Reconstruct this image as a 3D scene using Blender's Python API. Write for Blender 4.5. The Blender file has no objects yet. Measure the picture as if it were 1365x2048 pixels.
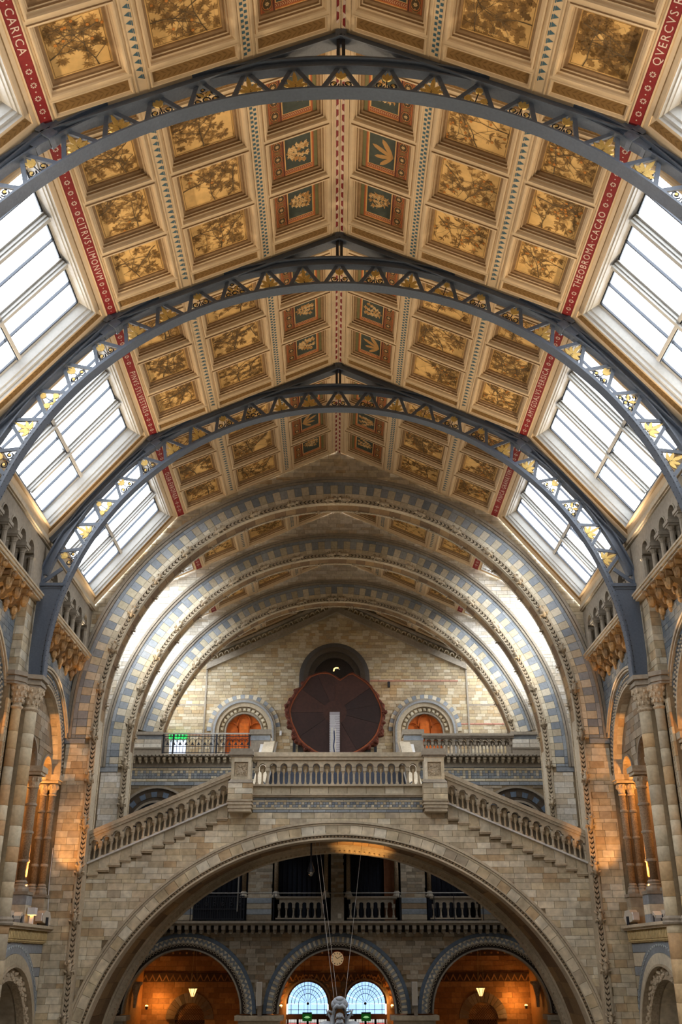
import bpy, math, random
from mathutils import Vector, Matrix
C = bpy.context.scene
COL = C.collection
PI = math.pi
RND = random.Random(11)
sin, cos, sqrt, atan2 = math.sin, math.cos, math.sqrt, math.atan2

# ------------------------------------------------------------------ camera
def make_camera():
    t, yaw, roll = math.radians(24.8), math.radians(0.417), math.radians(0.1)
    f = Vector((sin(yaw)*cos(t), cos(yaw)*cos(t), sin(t)))
    r0 = Vector((cos(yaw), -sin(yaw), 0)); u0 = r0.cross(f)
    r = r0*cos(roll) - u0*sin(roll); u = r.cross(f)
    cd = bpy.data.cameras.new('camera'); cd.sensor_fit = 'VERTICAL'
    cd.sensor_height = 36.0; cd.lens = 36.0*1941/2048; cd.clip_end = 400; cd.clip_start = 0.1
    o = bpy.data.objects.new('camera', cd); COL.objects.link(o)
    m = Matrix((r, u, -f)).transposed().to_4x4(); m.translation = (-0.13, 0, 0)
    o.matrix_world = m
    C.camera = o
make_camera()

# ------------------------------------------------------------------ sky, lights, exposure
C.view_settings.view_transform = 'Standard'
C.view_settings.look = 'None'
C.view_settings.exposure = EXPOSURE = 0.2
C.view_settings.gamma = 1.0
C.view_settings.use_curve_mapping = False
SKY = 9.6
def make_world():
    w = bpy.data.worlds.new('overcast_sky'); C.world = w; w.use_nodes = True
    nt = w.node_tree; nt.nodes.clear(); N = nt.nodes.new; L = nt.links.new
    out = N('ShaderNodeOutputWorld'); bg = N('ShaderNodeBackground')
    tc = N('ShaderNodeTexCoord'); mp = N('ShaderNodeMapping'); mp.inputs['Scale'].default_value = (1.2, 1.2, 3.0)
    nz = N('ShaderNodeTexNoise'); nz.inputs['Scale'].default_value = 2.2; nz.inputs['Detail'].default_value = 4
    rp = N('ShaderNodeValToRGB')
    rp.color_ramp.elements[0].position = 0.40; rp.color_ramp.elements[0].color = (0.84, 0.91, 1.0, 1)
    rp.color_ramp.elements[1].position = 0.60; rp.color_ramp.elements[1].color = (1.0, 1.0, 1.0, 1)
    L(tc.outputs['Generated'], mp.inputs['Vector']); L(mp.outputs[0], nz.inputs['Vector'])
    L(nz.outputs['Fac'], rp.inputs['Fac']); # the ground and rooftops below the horizon are far darker than the sky
    sx = N('ShaderNodeSeparateXYZ'); mr = N('ShaderNodeMapRange'); mx = N('ShaderNodeMix'); mx.data_type = 'RGBA'
    mr.inputs['From Min'].default_value = -0.16; mr.inputs['From Max'].default_value = -0.06
    L(tc.outputs['Generated'], sx.inputs[0]); L(sx.outputs['Z'], mr.inputs['Value']); L(mr.outputs[0], mx.inputs['Factor'])
    mx.inputs['A'].default_value = (0.07, 0.068, 0.062, 1); L(rp.outputs[0], mx.inputs['B']); L(mx.outputs['Result'], bg.inputs['Color'])
    bg.inputs['Strength'].default_value = SKY; L(bg.outputs[0], out.inputs['Surface'])
make_world()
def light(name, kind, loc, energy, col, target=None, size=0.2, spot=None, sizey=None, portal=False):
    d = bpy.data.lights.new(name, kind); d.energy = energy; d.color = col
    if kind == 'AREA':
        d.size = size
        if sizey: d.shape = 'RECTANGLE'; d.size_y = sizey
        if portal: d.cycles.is_portal = True
    else: d.shadow_soft_size = size
    if kind == 'SPOT': d.spot_size = math.radians(spot or 60); d.spot_blend = 0.6
    o = bpy.data.objects.new(name, d); COL.objects.link(o); o.location = loc
    if target is not None:
        o.rotation_euler = (Vector(target)-Vector(loc)).to_track_quat('-Z', 'Y').to_euler()
    return o
WARM = (1.0, 0.62, 0.30); AMBER = (1.0, 0.42, 0.10); PALE = (1.0, 0.78, 0.53)
RIBS = [8.85, 15.7, 22.55, 29.4]
# uplights standing on the gallery ledges, washing the painted ceiling
for (ya, yb, en) in ((8.85, 15.7, 1250), (15.7, 22.55, 1550), (22.55, 29.4, 1750), (29.4, 36.0, 600), (37.0, 41.9, 360), (42.9, 48, 190), (49, 54, 30)):
    for s in (-1, 1):
        light('ledge_uplight', 'SPOT', (s*9.46, yb-.6, 10.78), en, PALE, (s*3.0, ya+1.6, 17.8), 0.3, 92)
# daylight openings: portals at the roof lights (they only guide the sky's own light)
for (a, b) in ((-9.6, -5), (-4.4, 1.8), (2.2, 8.5), (8.85, 15.7), (15.7, 22.55), (22.55, 29.4), (29.4, 36), (37.1, 41.9), (43, 48), (49, 54)):
    for s in (-1, 1) if a < 37 else ():
        light('skylight_portal', 'AREA', (s*8.35, (a+b)/2, 14.7), 1, (1, 1, 1), (s*8.35-s*.79, (a+b)/2, 14.7-.615), b-a-0.3, sizey=4.6, portal=True)
for (a, b) in ((37.1, 41.9), (43, 48), (49, 54)):
    for s in (-1, 1): light('skylight_portal', 'AREA', (s*8.4, (a+b)/2, 15.75), 1, (1, 1, 1), (s*7.98, (a+b)/2, 14.85), b-a-0.3, sizey=3.8, portal=True)
for s in (-1, 1): light('roof_gap_portal', 'AREA', (s*8.2, 36.95, 14.9), 1, (1, 1, 1), (s*8.2, 40, 14.9), 3.2, sizey=2.4, portal=True)  # guides sky through an unseen gap left open above the first stone arch
# spot floodlights on the side ledges and in the galleries (amber)
for s in (-1, 1):
    for dy in (0, -7.2):
        light('gallery_uplight', 'POINT', (s*11.4, 35.0+dy, 6.2), 170, AMBER, size=0.2)
        light('gallery_floor_glow', 'POINT', (s*11.2, 33.6+dy, 3.6), 14, AMBER, size=0.2)
        light('arch_uplight', 'SPOT', (s*10.16, 33.9+dy, 2.2), 1500 if not dy else 260, AMBER, (s*10.3, 35.75+dy, 7.6), 0.05, 26)
        light('ledge_floodlight', 'SPOT', (s*9.8, 34.4+dy, 1.5), 30, AMBER, (s*10.4, 35.7+dy, 4.6), 0.06, 70)
        for e in (-1.4, 1.4): light('corbel_uplight', 'SPOT', (s*9.35, 32.8+dy+e, 8.6), 42, WARM, (s*9.8, 32.9+dy+e, 10.2), 0.1, 110)
    light('pier_floodlight', 'SPOT', (s*9.5, 33.9, 1.5), 420, AMBER, (s*9.25, 36.0, 3.9), 0.05, 34)

# ------------------------------------------------------------------ materials
def lin(c):
    r = []
    for v in c:
        v /= 255.0
        r.append(v/12.92 if v <= 0.04045 else ((v+0.055)/1.055)**2.4)
    return (*r, 1.0)
MATS = {}
def mat(name, cols, rough=0.75, metal=0.0, grain=0.18, gs=9.0, stain=0.22, ss=0.5, bump=0.25, bs=None, emit=None, spec=0.35, aniso=None):
    if name in MATS: return MATS[name]
    m = bpy.data.materials.new(name); m.use_nodes = True
    nt = m.node_tree; N = nt.nodes.new; L = nt.links.new
    b = nt.nodes['Principled BSDF']
    b.inputs['Roughness'].default_value = rough; b.inputs['Metallic'].default_value = metal
    b.inputs['Specular IOR Level'].default_value = spec
    geo = N('ShaderNodeNewGeometry')
    if isinstance(cols[0], (int, float)): cols = [cols]
    if len(cols) == 1:
        base = N('ShaderNodeRGB'); base.outputs[0].default_value = lin(cols[0]); src = base.outputs[0]
    else:
        oi = N('ShaderNodeObjectInfo'); ad = N('ShaderNodeMath'); ad.operation = 'ADD'
        fr = N('ShaderNodeMath'); fr.operation = 'FRACT'
        L(oi.outputs['Random'], ad.inputs[0]); L(geo.outputs['Random Per Island'], ad.inputs[1]); L(ad.outputs[0], fr.inputs[0])
        rp = N('ShaderNodeValToRGB'); rp.color_ramp.interpolation = 'CONSTANT'
        el = rp.color_ramp.elements; n = len(cols)
        el[0].position = 0; el[0].color = lin(cols[0]); el[1].position = 1.0/n; el[1].color = lin(cols[1])
        for i in range(2, n):
            e = el.new(i/n); e.color = lin(cols[i])
        L(fr.outputs[0], rp.inputs[0]); src = rp.outputs[0]
    def mul(src, scale, amt, detail):
        nz = N('ShaderNodeTexNoise'); nz.inputs['Scale'].default_value = scale; nz.inputs['Detail'].default_value = detail
        mp = N('ShaderNodeMapRange'); mp.inputs['From Min'].default_value = 0.3; mp.inputs['From Max'].default_value = 0.7
        mp.inputs['To Min'].default_value = 1-amt; mp.inputs['To Max'].default_value = 1+amt*0.5
        L(geo.outputs['Position'], nz.inputs['Vector']); L(nz.outputs['Fac'], mp.inputs['Value'])
        mx = N('ShaderNodeMix'); mx.data_type = 'RGBA'; mx.blend_type = 'MULTIPLY'; mx.inputs['Factor'].default_value = 1
        L(src, mx.inputs['A']); L(mp.outputs[0], mx.inputs['B'])
        return mx.outputs['Result'], nz
    nz = None
    if stain: src, _ = mul(src, ss, stain, 3)
    if grain: src, nz = mul(src, gs, grain, 4)
    L(src, b.inputs['Base Color'])
    if bump and nz:
        bp = N('ShaderNodeBump'); bp.inputs['Strength'].default_value = bump; bp.inputs['Distance'].default_value = 0.02
        L(nz.outputs['Fac'], bp.inputs['Height']); L(bp.outputs[0], b.inputs['Normal'])
    if emit:
        b.inputs['Emission Color'].default_value = lin(emit[0]); b.inputs['Emission Strength'].default_value = emit[1]
    MATS[name] = m
    return m
def flat(name, col, rough=0.7, **k):
    return mat(name, col, rough, grain=0.10, stain=0.0, bump=0, **k)
def glassmat(name, tint, gloss=0.06, rough=0.05):
    m = bpy.data.materials.new(name); m.use_nodes = True
    nt = m.node_tree; nt.nodes.clear(); N = nt.nodes.new; L = nt.links.new
    o = N('ShaderNodeOutputMaterial'); t = N('ShaderNodeBsdfTransparent'); g = N('ShaderNodeBsdfGlossy'); mx = N('ShaderNodeMixShader')
    nz = N('ShaderNodeTexNoise'); nz.inputs['Scale'].default_value = 0.6; geo = N('ShaderNodeNewGeometry')
    rp = N('ShaderNodeValToRGB'); rp.color_ramp.elements[0].position = .35; rp.color_ramp.elements[1].position = .65
    rp.color_ramp.elements[0].color = tuple(v*.86 for v in tint[:3])+(1,); rp.color_ramp.elements[1].color = tuple(tint[:3])+(1,)
    L(geo.outputs['Position'], nz.inputs['Vector']); L(nz.outputs['Fac'], rp.inputs[0]); L(rp.outputs[0], t.inputs['Color'])
    g.inputs['Roughness'].default_value = rough; mx.inputs[0].default_value = gloss
    L(t.outputs[0], mx.inputs[1]); L(g.outputs[0], mx.inputs[2]); L(mx.outputs[0], o.inputs['Surface'])
    return m
BRICK = mat('terracotta_brick', [(210,198,172),(198,184,156),(216,206,182),(190,176,148),(208,194,166),(204,192,166),(196,178,144),(220,212,190),(184,170,146),(210,196,164),(188,164,128),(212,200,174)], grain=.26, gs=5, stain=.28, ss=.8, bump=.2)
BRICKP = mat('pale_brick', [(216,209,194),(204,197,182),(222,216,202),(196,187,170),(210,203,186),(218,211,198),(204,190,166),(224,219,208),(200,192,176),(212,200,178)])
BRICKD = mat('grey_brick', [(150,138,118),(136,124,106),(164,150,128),(126,114,96),(146,130,106),(158,148,130),(142,122,96),(170,158,138)])
BRICKE = mat('end_wall_brick', [(182,166,136),(168,150,120),(192,178,150),(172,148,110),(160,144,116),(186,168,132),(176,158,126),(196,184,158)])
MORTAR = mat('mortar', (140,124,98), 0.95)
CREAM = mat('cream_stone', [(208,196,170),(194,182,156),(216,206,182),(186,174,148),(204,188,156),(210,200,176)])
BLUE = mat('blue_stone', [(146,152,156),(134,141,147),(156,161,164),(140,146,151),(126,133,140)])
STONE = mat('moulded_stone', (188,174,149), 0.75, stain=0.3)
STONEG = mat('grey_moulded_stone', (150,140,124), 0.75, stain=0.3)
CARVE = mat('carved_stone', (186,170,144), 0.8, grain=0.35, gs=14, bump=0.5)
DARKR = mat('recess_shade', (52,44,38), 0.9); STRIPR = mat('strip_recess', (112,100,84), 0.9)  # dark recess tone: shade of deep gaps and hollows put into the colour
CHECKC = mat('check_cream', [(198,188,164),(186,176,150),(204,194,172),(178,166,142)])
SHAFT = mat('shaft_drum', [(200,186,156),(186,170,140),(206,194,166),(196,168,126),(176,164,140),(190,178,152),(184,152,112)])
PATSH = mat('patterned_shaft', (142,122,96), 0.7, grain=0.4, gs=22, bump=0.8)
TERRA = mat('amber_terracotta', [(158,126,82),(144,114,74),(168,136,92),(134,106,72)], 0.6, grain=.3, gs=14)
IRON = mat('painted_iron', (82,92,106), 0.42, grain=0.12, gs=16, stain=0.15, bump=0.25, spec=0.5)
GOLD = mat('gilding', (206,174,100), 0.4, metal=0.35, grain=0.2, gs=30, stain=0)
RAIL = mat('black_iron', (36,40,48), 0.45, grain=0.1)
STEEL = mat('brushed_rail', (190,190,186), 0.3, metal=0.8, grain=0.05, stain=0)
PLAST = mat('ceiling_plaster', (214,190,154), 0.6, grain=0.05, gs=6, stain=0.08, bump=0.04)
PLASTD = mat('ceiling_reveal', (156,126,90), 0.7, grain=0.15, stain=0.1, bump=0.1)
PANEL = mat('gilded_panel', (236,194,124), 0.6, grain=0.14, gs=5, stain=0.18, ss=0.8, bump=0.05)
PANELG = mat('green_panel', (70,78,70), 0.7, grain=0.2, gs=6, stain=0.1, bump=0)
WINF = mat('skylight_paint', (178,176,170), 0.5, grain=0.08, gs=12, stain=0.12, bump=0.1)
WIND = mat('skylight_dark_bar', (48,56,68), 0.45, grain=0.08)
REDB = mat('red_band', (134,40,40), 0.6, grain=0.12, gs=14, stain=0.1, bump=0)
SOFF = mat('soffit_brick', [(140,114,82),(124,98,70),(150,124,90),(116,92,66),(134,106,72),(158,128,88)])
SLATE = mat('slate_step', (62,68,80), 0.6)
WOODO = mat('orange_door_wood', (204,104,30), 0.4, grain=0.3, gs=5, stain=0.1, bump=0.1, spec=0.5)
WOODM = mat('door_mould_wood', (180,86,24), 0.4, grain=0.2, gs=8, bump=0.1)
HEART = mat('sequoia_heartwood', [(58,35,30),(50,31,28),(64,38,31),(44,29,27)], 0.5, grain=0.3, gs=7, stain=0.25, ss=1.2, bump=0.15)
SAPW = mat('sequoia_sapwood', (140,72,38), 0.6, grain=0.25, gs=9)
BARK = mat('sequoia_bark', (92,46,30), 0.9, grain=0.5, gs=5, bump=0.9)
BONE = mat('grey_bone', (158,166,174), 0.7, grain=0.25, gs=14, bump=0.3)
P_DARK = flat('paint_umber', (124,94,52)); P_MID = flat('paint_olive', (154,118,66)); P_PALE = flat('paint_faded_leaf', (190,150,90))
P_STEM = flat('paint_stem', (96,80,56)); P_FRUIT = flat('paint_fruit', (196,128,56)); P_RED = flat('paint_russet', (158,84,54))
P_CREAM = flat('paint_cream', (222,190,136)); P_BLUE = flat('paint_blue', (66,98,110)); P_BLACK = flat('paint_black', (38,30,26))
P_GREEN = flat('paint_green', (116,112,72)); P_WHITE = flat('paint_white', (216,196,180)); P_BRN = flat('paint_brown', (146,112,66))
P_OCH = flat('paint_ochre', (186,142,84)); P_ORNG = flat('paint_orange', (204,122,64))
GLASS = glassmat('skylight_glass', (0.93, 0.96, 1.0)); GLASSB = glassmat('leaded_glass', (0.068, 0.104, 0.16), 0.08)
WHITEP = mat('white_casing', (226,228,230), 0.5, grain=0.05, stain=0); GREYP = mat('beige_casing', (188,180,164), 0.5, grain=0.05, stain=0)
LEDM = mat('lamp_glow', (255,190,110), emit=((255,176,84), 7.0), grain=0, stain=0)
LANT = mat('lantern_glow', (255,226,180), emit=((255,206,130), 1.7), grain=0, stain=0)
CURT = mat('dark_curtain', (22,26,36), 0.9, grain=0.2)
# ------------------------------------------------------------------ mesh helpers
class MB:
    def __init__(s): s.v = []; s.f = []; s.m = []
    def add(s, vs, fs, mi=0):
        o = len(s.v); s.v += [tuple(p) for p in vs]
        for f in fs: s.f.append(tuple(i+o for i in f)); s.m.append(mi)
        return s
    def box(s, x0, x1, y0, y1, z0, z1, mi=0):
        vs = [(x0,y0,z0),(x1,y0,z0),(x1,y1,z0),(x0,y1,z0),(x0,y0,z1),(x1,y0,z1),(x1,y1,z1),(x0,y1,z1)]
        return s.add(vs, [(0,3,2,1),(4,5,6,7),(0,1,5,4),(1,2,6,5),(2,3,7,6),(3,0,4,7)], mi)
    def obox(s, o, a, b, c, mi=0):            # oriented box from corner o along a, b, c
        o, a, b, c = map(Vector, (o, a, b, c))
        vs = [o, o+a, o+a+b, o+b, o+c, o+a+c, o+a+b+c, o+b+c]
        return s.add(vs, [(0,3,2,1),(4,5,6,7),(0,1,5,4),(1,2,6,5),(2,3,7,6),(3,0,4,7)], mi)
    def prism(s, poly, fn, d0, d1, mi=0):     # extrude 2-D polygon; fn(a, b, d) -> point
        n = len(poly); vs = [fn(a, b, d0) for a, b in poly]+[fn(a, b, d1) for a, b in poly]
        fs = [tuple(range(n))[::-1], tuple(range(n, 2*n))]+[(i, (i+1) % n, (i+1) % n+n, i+n) for i in range(n)]
        return s.add(vs, fs, mi)
    def lathe(s, prof, o=(0,0,0), n=10, mi=0, a0=0, a1=2*PI, cap=True):
        full = abs(a1-a0-2*PI) < 1e-6; k = n if full else n+1; vs = []
        for r, z in prof:
            for i in range(k):
                a = a0+(a1-a0)*i/n; vs.append((o[0]+r*cos(a), o[1]+r*sin(a), o[2]+z))
        fs = []
        for j in range(len(prof)-1):
            for i in range(n):
                i2 = (i+1) % k; fs.append((j*k+i, j*k+i2, (j+1)*k+i2, (j+1)*k+i))
        if cap and full:
            fs.append(tuple(range(k))[::-1]); fs.append(tuple(range((len(prof)-1)*k, len(prof)*k)))
        return s.add(vs, fs, mi)
    def tube(s, pts, r, n=6, mi=0, cap=True):
        pts = [Vector(p) for p in pts]; rs = r if isinstance(r, (list, tuple)) else [r]*len(pts); vs = []; fs = []
        for i, p in enumerate(pts):
            t = (pts[min(i+1, len(pts)-1)]-pts[max(i-1, 0)]).normalized()
            u = t.orthogonal() if abs(t.z) > .95 else Vector((0,0,1)).cross(t); u.normalize(); w = t.cross(u)
            for k in range(n):
                a = 2*PI*k/n; vs.append(p+rs[i]*(u*cos(a)+w*sin(a)))
        for i in range(len(pts)-1):
            for k in range(n): fs.append((i*n+k, i*n+(k+1) % n, (i+1)*n+(k+1) % n, (i+1)*n+k))
        if cap: fs.append(tuple(range(n))[::-1]); fs.append(tuple(range((len(pts)-1)*n, len(pts)*n)))
        return s.add(vs, fs, mi)
    def ball(s, o, r, n=6, m=4, mi=0):
        rx, ry, rz = r if isinstance(r, (list, tuple)) else (r, r, r); vs = [(o[0],o[1],o[2]-rz)]
        for j in range(1, m):
            a = -PI/2+PI*j/m
            for i in range(n): vs.append((o[0]+rx*cos(a)*cos(2*PI*i/n), o[1]+ry*cos(a)*sin(2*PI*i/n), o[2]+rz*sin(a)))
        vs.append((o[0],o[1],o[2]+rz)); t = len(vs)-1; fs = [(0, 1+(i+1) % n, 1+i) for i in range(n)]
        for j in range(m-2):
            for i in range(n): fs.append((1+j*n+i, 1+j*n+(i+1) % n, 1+(j+1)*n+(i+1) % n, 1+(j+1)*n+i))
        fs += [(t, 1+(m-2)*n+i, 1+(m-2)*n+(i+1) % n) for i in range(n)]
        return s.add(vs, fs, mi)
    def arcblock(s, pin, pout, fn, d0, d1, mi=0, ends=True):   # strip between two polylines, extruded d0..d1
        n = len(pin); vs = []
        for d in (d0, d1):
            vs += [fn(a, b, d) for a, b in pin]; vs += [fn(a, b, d) for a, b in pout]
        fs = []
        for i in range(n-1):
            fs += [(i, i+1, n+i+1, n+i), (2*n+i, 3*n+i, 3*n+i+1, 2*n+i+1), (i, 2*n+i, 2*n+i+1, i+1), (n+i, n+i+1, 3*n+i+1, 3*n+i)]
        if ends: fs += [(0, n, 3*n, 2*n), (n-1, 3*n-1, 4*n-1, 2*n-1)]
        return s.add(vs, fs, mi)
    def brick(s, o, u, w, n, mi=0, ch=0.012):                   # block with bevelled face: corner o, edges u, w, outward depth n
        o, u, w, n = map(Vector, (o, u, w, n)); cu = u.normalized()*min(ch, u.length*.3); cw = w.normalized()*min(ch, w.length*.3); cn = n.normalized()*min(ch, n.length*.5)
        b = [o, o+u, o+u+w, o+w]; t = [p+n-cn for p in b]; q = [o+n+cu+cw, o+n+u-cu+cw, o+n+u+w-cu-cw, o+n+w+cu-cw]
        fs = [(8,9,10,11)]+[(i, (i+1) % 4, (i+1) % 4+4, i+4) for i in range(4)]+[(i+4, (i+1) % 4+4, (i+1) % 4+8, i+8) for i in range(4)]
        return s.add(b+t+q, fs, mi)
def mesh(name, mb, mats, smooth=False):
    me = bpy.data.meshes.new(name); me.from_pydata(mb.v, [], mb.f)
    for m in (mats if isinstance(mats, (list, tuple)) else [mats]): me.materials.append(m)
    if any(mb.m): me.polygons.foreach_set('material_index', mb.m)
    if smooth: me.polygons.foreach_set('use_smooth', [True]*len(me.polygons))
    return me
def node(name, data, parent=None):
    o = bpy.data.objects.new(name, data); COL.objects.link(o)
    if parent is not None: o.parent = parent
    return o
def ob(name, mb, mats, parent=None, smooth=False, stuff=False):
    o = node(name, mesh(name, mb, mats, smooth), parent)
    if stuff: o['kind'] = 'stuff'
    return o
def tag(o, label=None, cat=None, group=None, kind=None):
    if label: o['label'] = label
    if cat: o['category'] = cat
    if group: o['group'] = group
    if kind: o['kind'] = kind
    return o
def thing(name, label, cat, loc=(0,0,0), group=None, kind=None):
    o = node(name, None); o.location = loc; o.empty_display_size = 0.2
    return tag(o, label, cat, group, kind)
def copy_tree(o, parent=None):
    c = o.copy(); COL.objects.link(c)
    if parent is not None: c.parent = parent
    for ch in KIDS(o): copy_tree(ch, c)
    return c
def KIDS(o): return list(o.children)
def mirror(o, label, group=None):
    c = copy_tree(o); c.scale.x *= -1; c.location.x *= -1; c['label'] = label
    return c
def XZ(a, b, d): return (a, d, b)          # polygons in the X-Z plane, depth along Y
def YZ(a, b, d): return (d, a, b)
def arc(cx, cz, rx, rz, a0, a1, n):        # angles measured from straight up, clockwise
    return [(cx+rx*sin(a0+(a1-a0)*i/n), cz+rz*cos(a0+(a1-a0)*i/n)) for i in range(n+1)]
# ---- bricks as parts: rects (u0,u1,v0,v1) on a plane given by origin, U axis, W axis, outward normal
_UB = {}
def unit_brick(m, d):
    k = (m.name, d)
    if k not in _UB:
        mb = MB().brick((-.5, 0, -.5), (1,0,0), (0,0,1), (0,-d,0), ch=.007); _UB[k] = mesh('brick', mb, m)
    return _UB[k]
def courses(u0, u1, v0, v1, lens, heights, seed=1, gap=0.007):
    r = random.Random(seed); out = []; v = v0; k = 0
    while v < v1-0.03:
        h = heights[k % len(heights)]; h = min(h, v1-v); u = u0-r.random()*lens[0]; k += 1
        while u < u1-0.02:
            l = r.uniform(*lens); a, b = max(u, u0), min(u+l, u1); u += l
            if b-a > 0.05: out.append((a+gap/2, b-gap/2, v+gap/2, v+h-gap/2))
        v += h
    return out
def lay_bricks(root, rects, O, U, W, Nn, m=None, depth=0.03, limit=300, key=None, name='brick'):
    m = m or BRICK; O, U, W, Nn = map(Vector, (O, U, W, Nn)); rects = list(rects)
    if key: rects.sort(key=key)
    me = unit_brick(m, depth); rot = Matrix((U, -Nn, W)).transposed().to_4x4(); r = random.Random(len(rects))
    for (a, b, c, d) in rects[:limit]:
        o = node(name, me, root); mm = rot.copy(); mm.translation = O+U*(a+b)/2+W*(c+d)/2+Nn*r.uniform(-.006, .006)
        o.matrix_local = mm @ Matrix.Diagonal((b-a, 1, d-c, 1))
    rest = rects[limit:]
    if rest:
        mb = MB()
        for (a, b, c, d) in rest: mb.brick(O+U*a+W*c, U*(b-a), W*(d-c), Nn*(depth+r.uniform(-.006, .006)), ch=.006)
        ob(name+'work_beyond', mb, m, root, stuff=True)
def blocks_ring(root, name, cx, cz, y0, y1, r0, r1, a0, a1, n, mats, gap=0.01, sub=2):   # equal voussoirs sharing mesh data
    st = (a1-a0)/n; ms = []
    for i, m in enumerate(mats):
        h = st/2-gap/2/r0
        mb = MB().arcblock(arc(0,0,r0+gap/2,r0+gap/2,-h,h,sub), arc(0,0,r1-gap/2,r1-gap/2,-h,h,sub), XZ, y0, y1)
        ms.append(mesh(name, mb, m))
    for i in range(n):
        o = node(name, ms[i % len(ms)], root); o.location = (cx, 0, cz); o.rotation_euler = (0, a0+st*(i+.5), 0)
# ------------------------------------------------------------------ roof: coffered slopes, skylights, iron arches
RX, RZ, KX, KZ, EX, EZ = 0.0, 19.45, 6.55, 16.4, 9.54, 12.56
AL = math.atan2(RZ-KZ, KX); CA, SA = cos(AL), sin(AL); ULEN = KX/CA
SL = math.hypot(EX-KX, KZ-EZ); TX, TZ = (EX-KX)/SL, (KZ-EZ)/SL
def slope_matrix(s, u, y):
    m = Matrix(((s*CA, 0, s*SA), (0, 1, 0), (-SA, 0, CA))).to_4x4(); m.translation = (s*u*CA, y, RZ-u*SA); return m
def sky_matrix(s, p, y, rear=False):      # local x down the slope, y along the hall, z outwards
    if rear:
        m = slope_matrix(s, ULEN+p, y); return m
    m = Matrix(((s*TX, 0, s*TZ), (0, 1, 0), (-TZ, 0, TX))).to_4x4(); m.translation = (s*(KX+TX*p), y, KZ-TZ*p); return m
def put(name, me, parent, m):
    o = node(name, me, parent); o.matrix_local = m; return o
def rect_loft(prof, hx0, hx1, hy0, hy1, kx=1.0, mi=None, endmat=None):
    mb = MB(); rings = []
    for (i, z) in prof: rings.append([(hx0+i*kx, hy0+i, z), (hx1-i*kx, hy0+i, z), (hx1-i*kx, hy1-i, z), (hx0+i*kx, hy1-i, z)])
    for r in rings: mb.v += r
    for k in range(len(rings)-1):
        for e in range(4):
            a, b = k*4+e, k*4+(e+1) % 4; mb.f.append((a, b, b+4, a+4))
            m = mi[k] if mi else 0
            if endmat and e in (1, 3) and m in endmat: m = endmat[m]
            mb.m.append(m)
    return mb
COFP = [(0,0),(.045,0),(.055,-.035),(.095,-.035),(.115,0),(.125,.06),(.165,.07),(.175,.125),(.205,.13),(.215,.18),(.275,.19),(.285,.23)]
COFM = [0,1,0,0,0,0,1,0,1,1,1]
PZ = 0.23; PI_ = 0.285
def leafpoly(kind, L_, W):
    if kind == 'lobed':
        pts = []; lob = [(-1.9,.55),(-1.25,.32),(-.85,.85),(-.42,.36),(0,1.0),(.42,.36),(.85,.85),(1.25,.32),(1.9,.55)]
        return [(0,0)]+[(L_*r*sin(a)*.8, L_*(.25+r*.75*cos(a*.8))) for a, r in lob]
    if kind == 'oak':
        out = [(0,0)]
        for k, (w, y) in enumerate([(.3,.15),(.16,.26),(.42,.4),(.2,.5),(.5,.66),(.22,.76),(.26,.92)]): out.append((w*L_*.8, y*L_))
        return out+[(0, L_*1.02)]+[(-x, y) for x, y in out[:0:-1]]
    return [(0,0),(W*.8,L_*.3),(W,L_*.5),(W*.6,L_*.78),(0,L_),(-W*.6,L_*.78),(-W,L_*.5),(-W*.8,L_*.3)]
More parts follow.
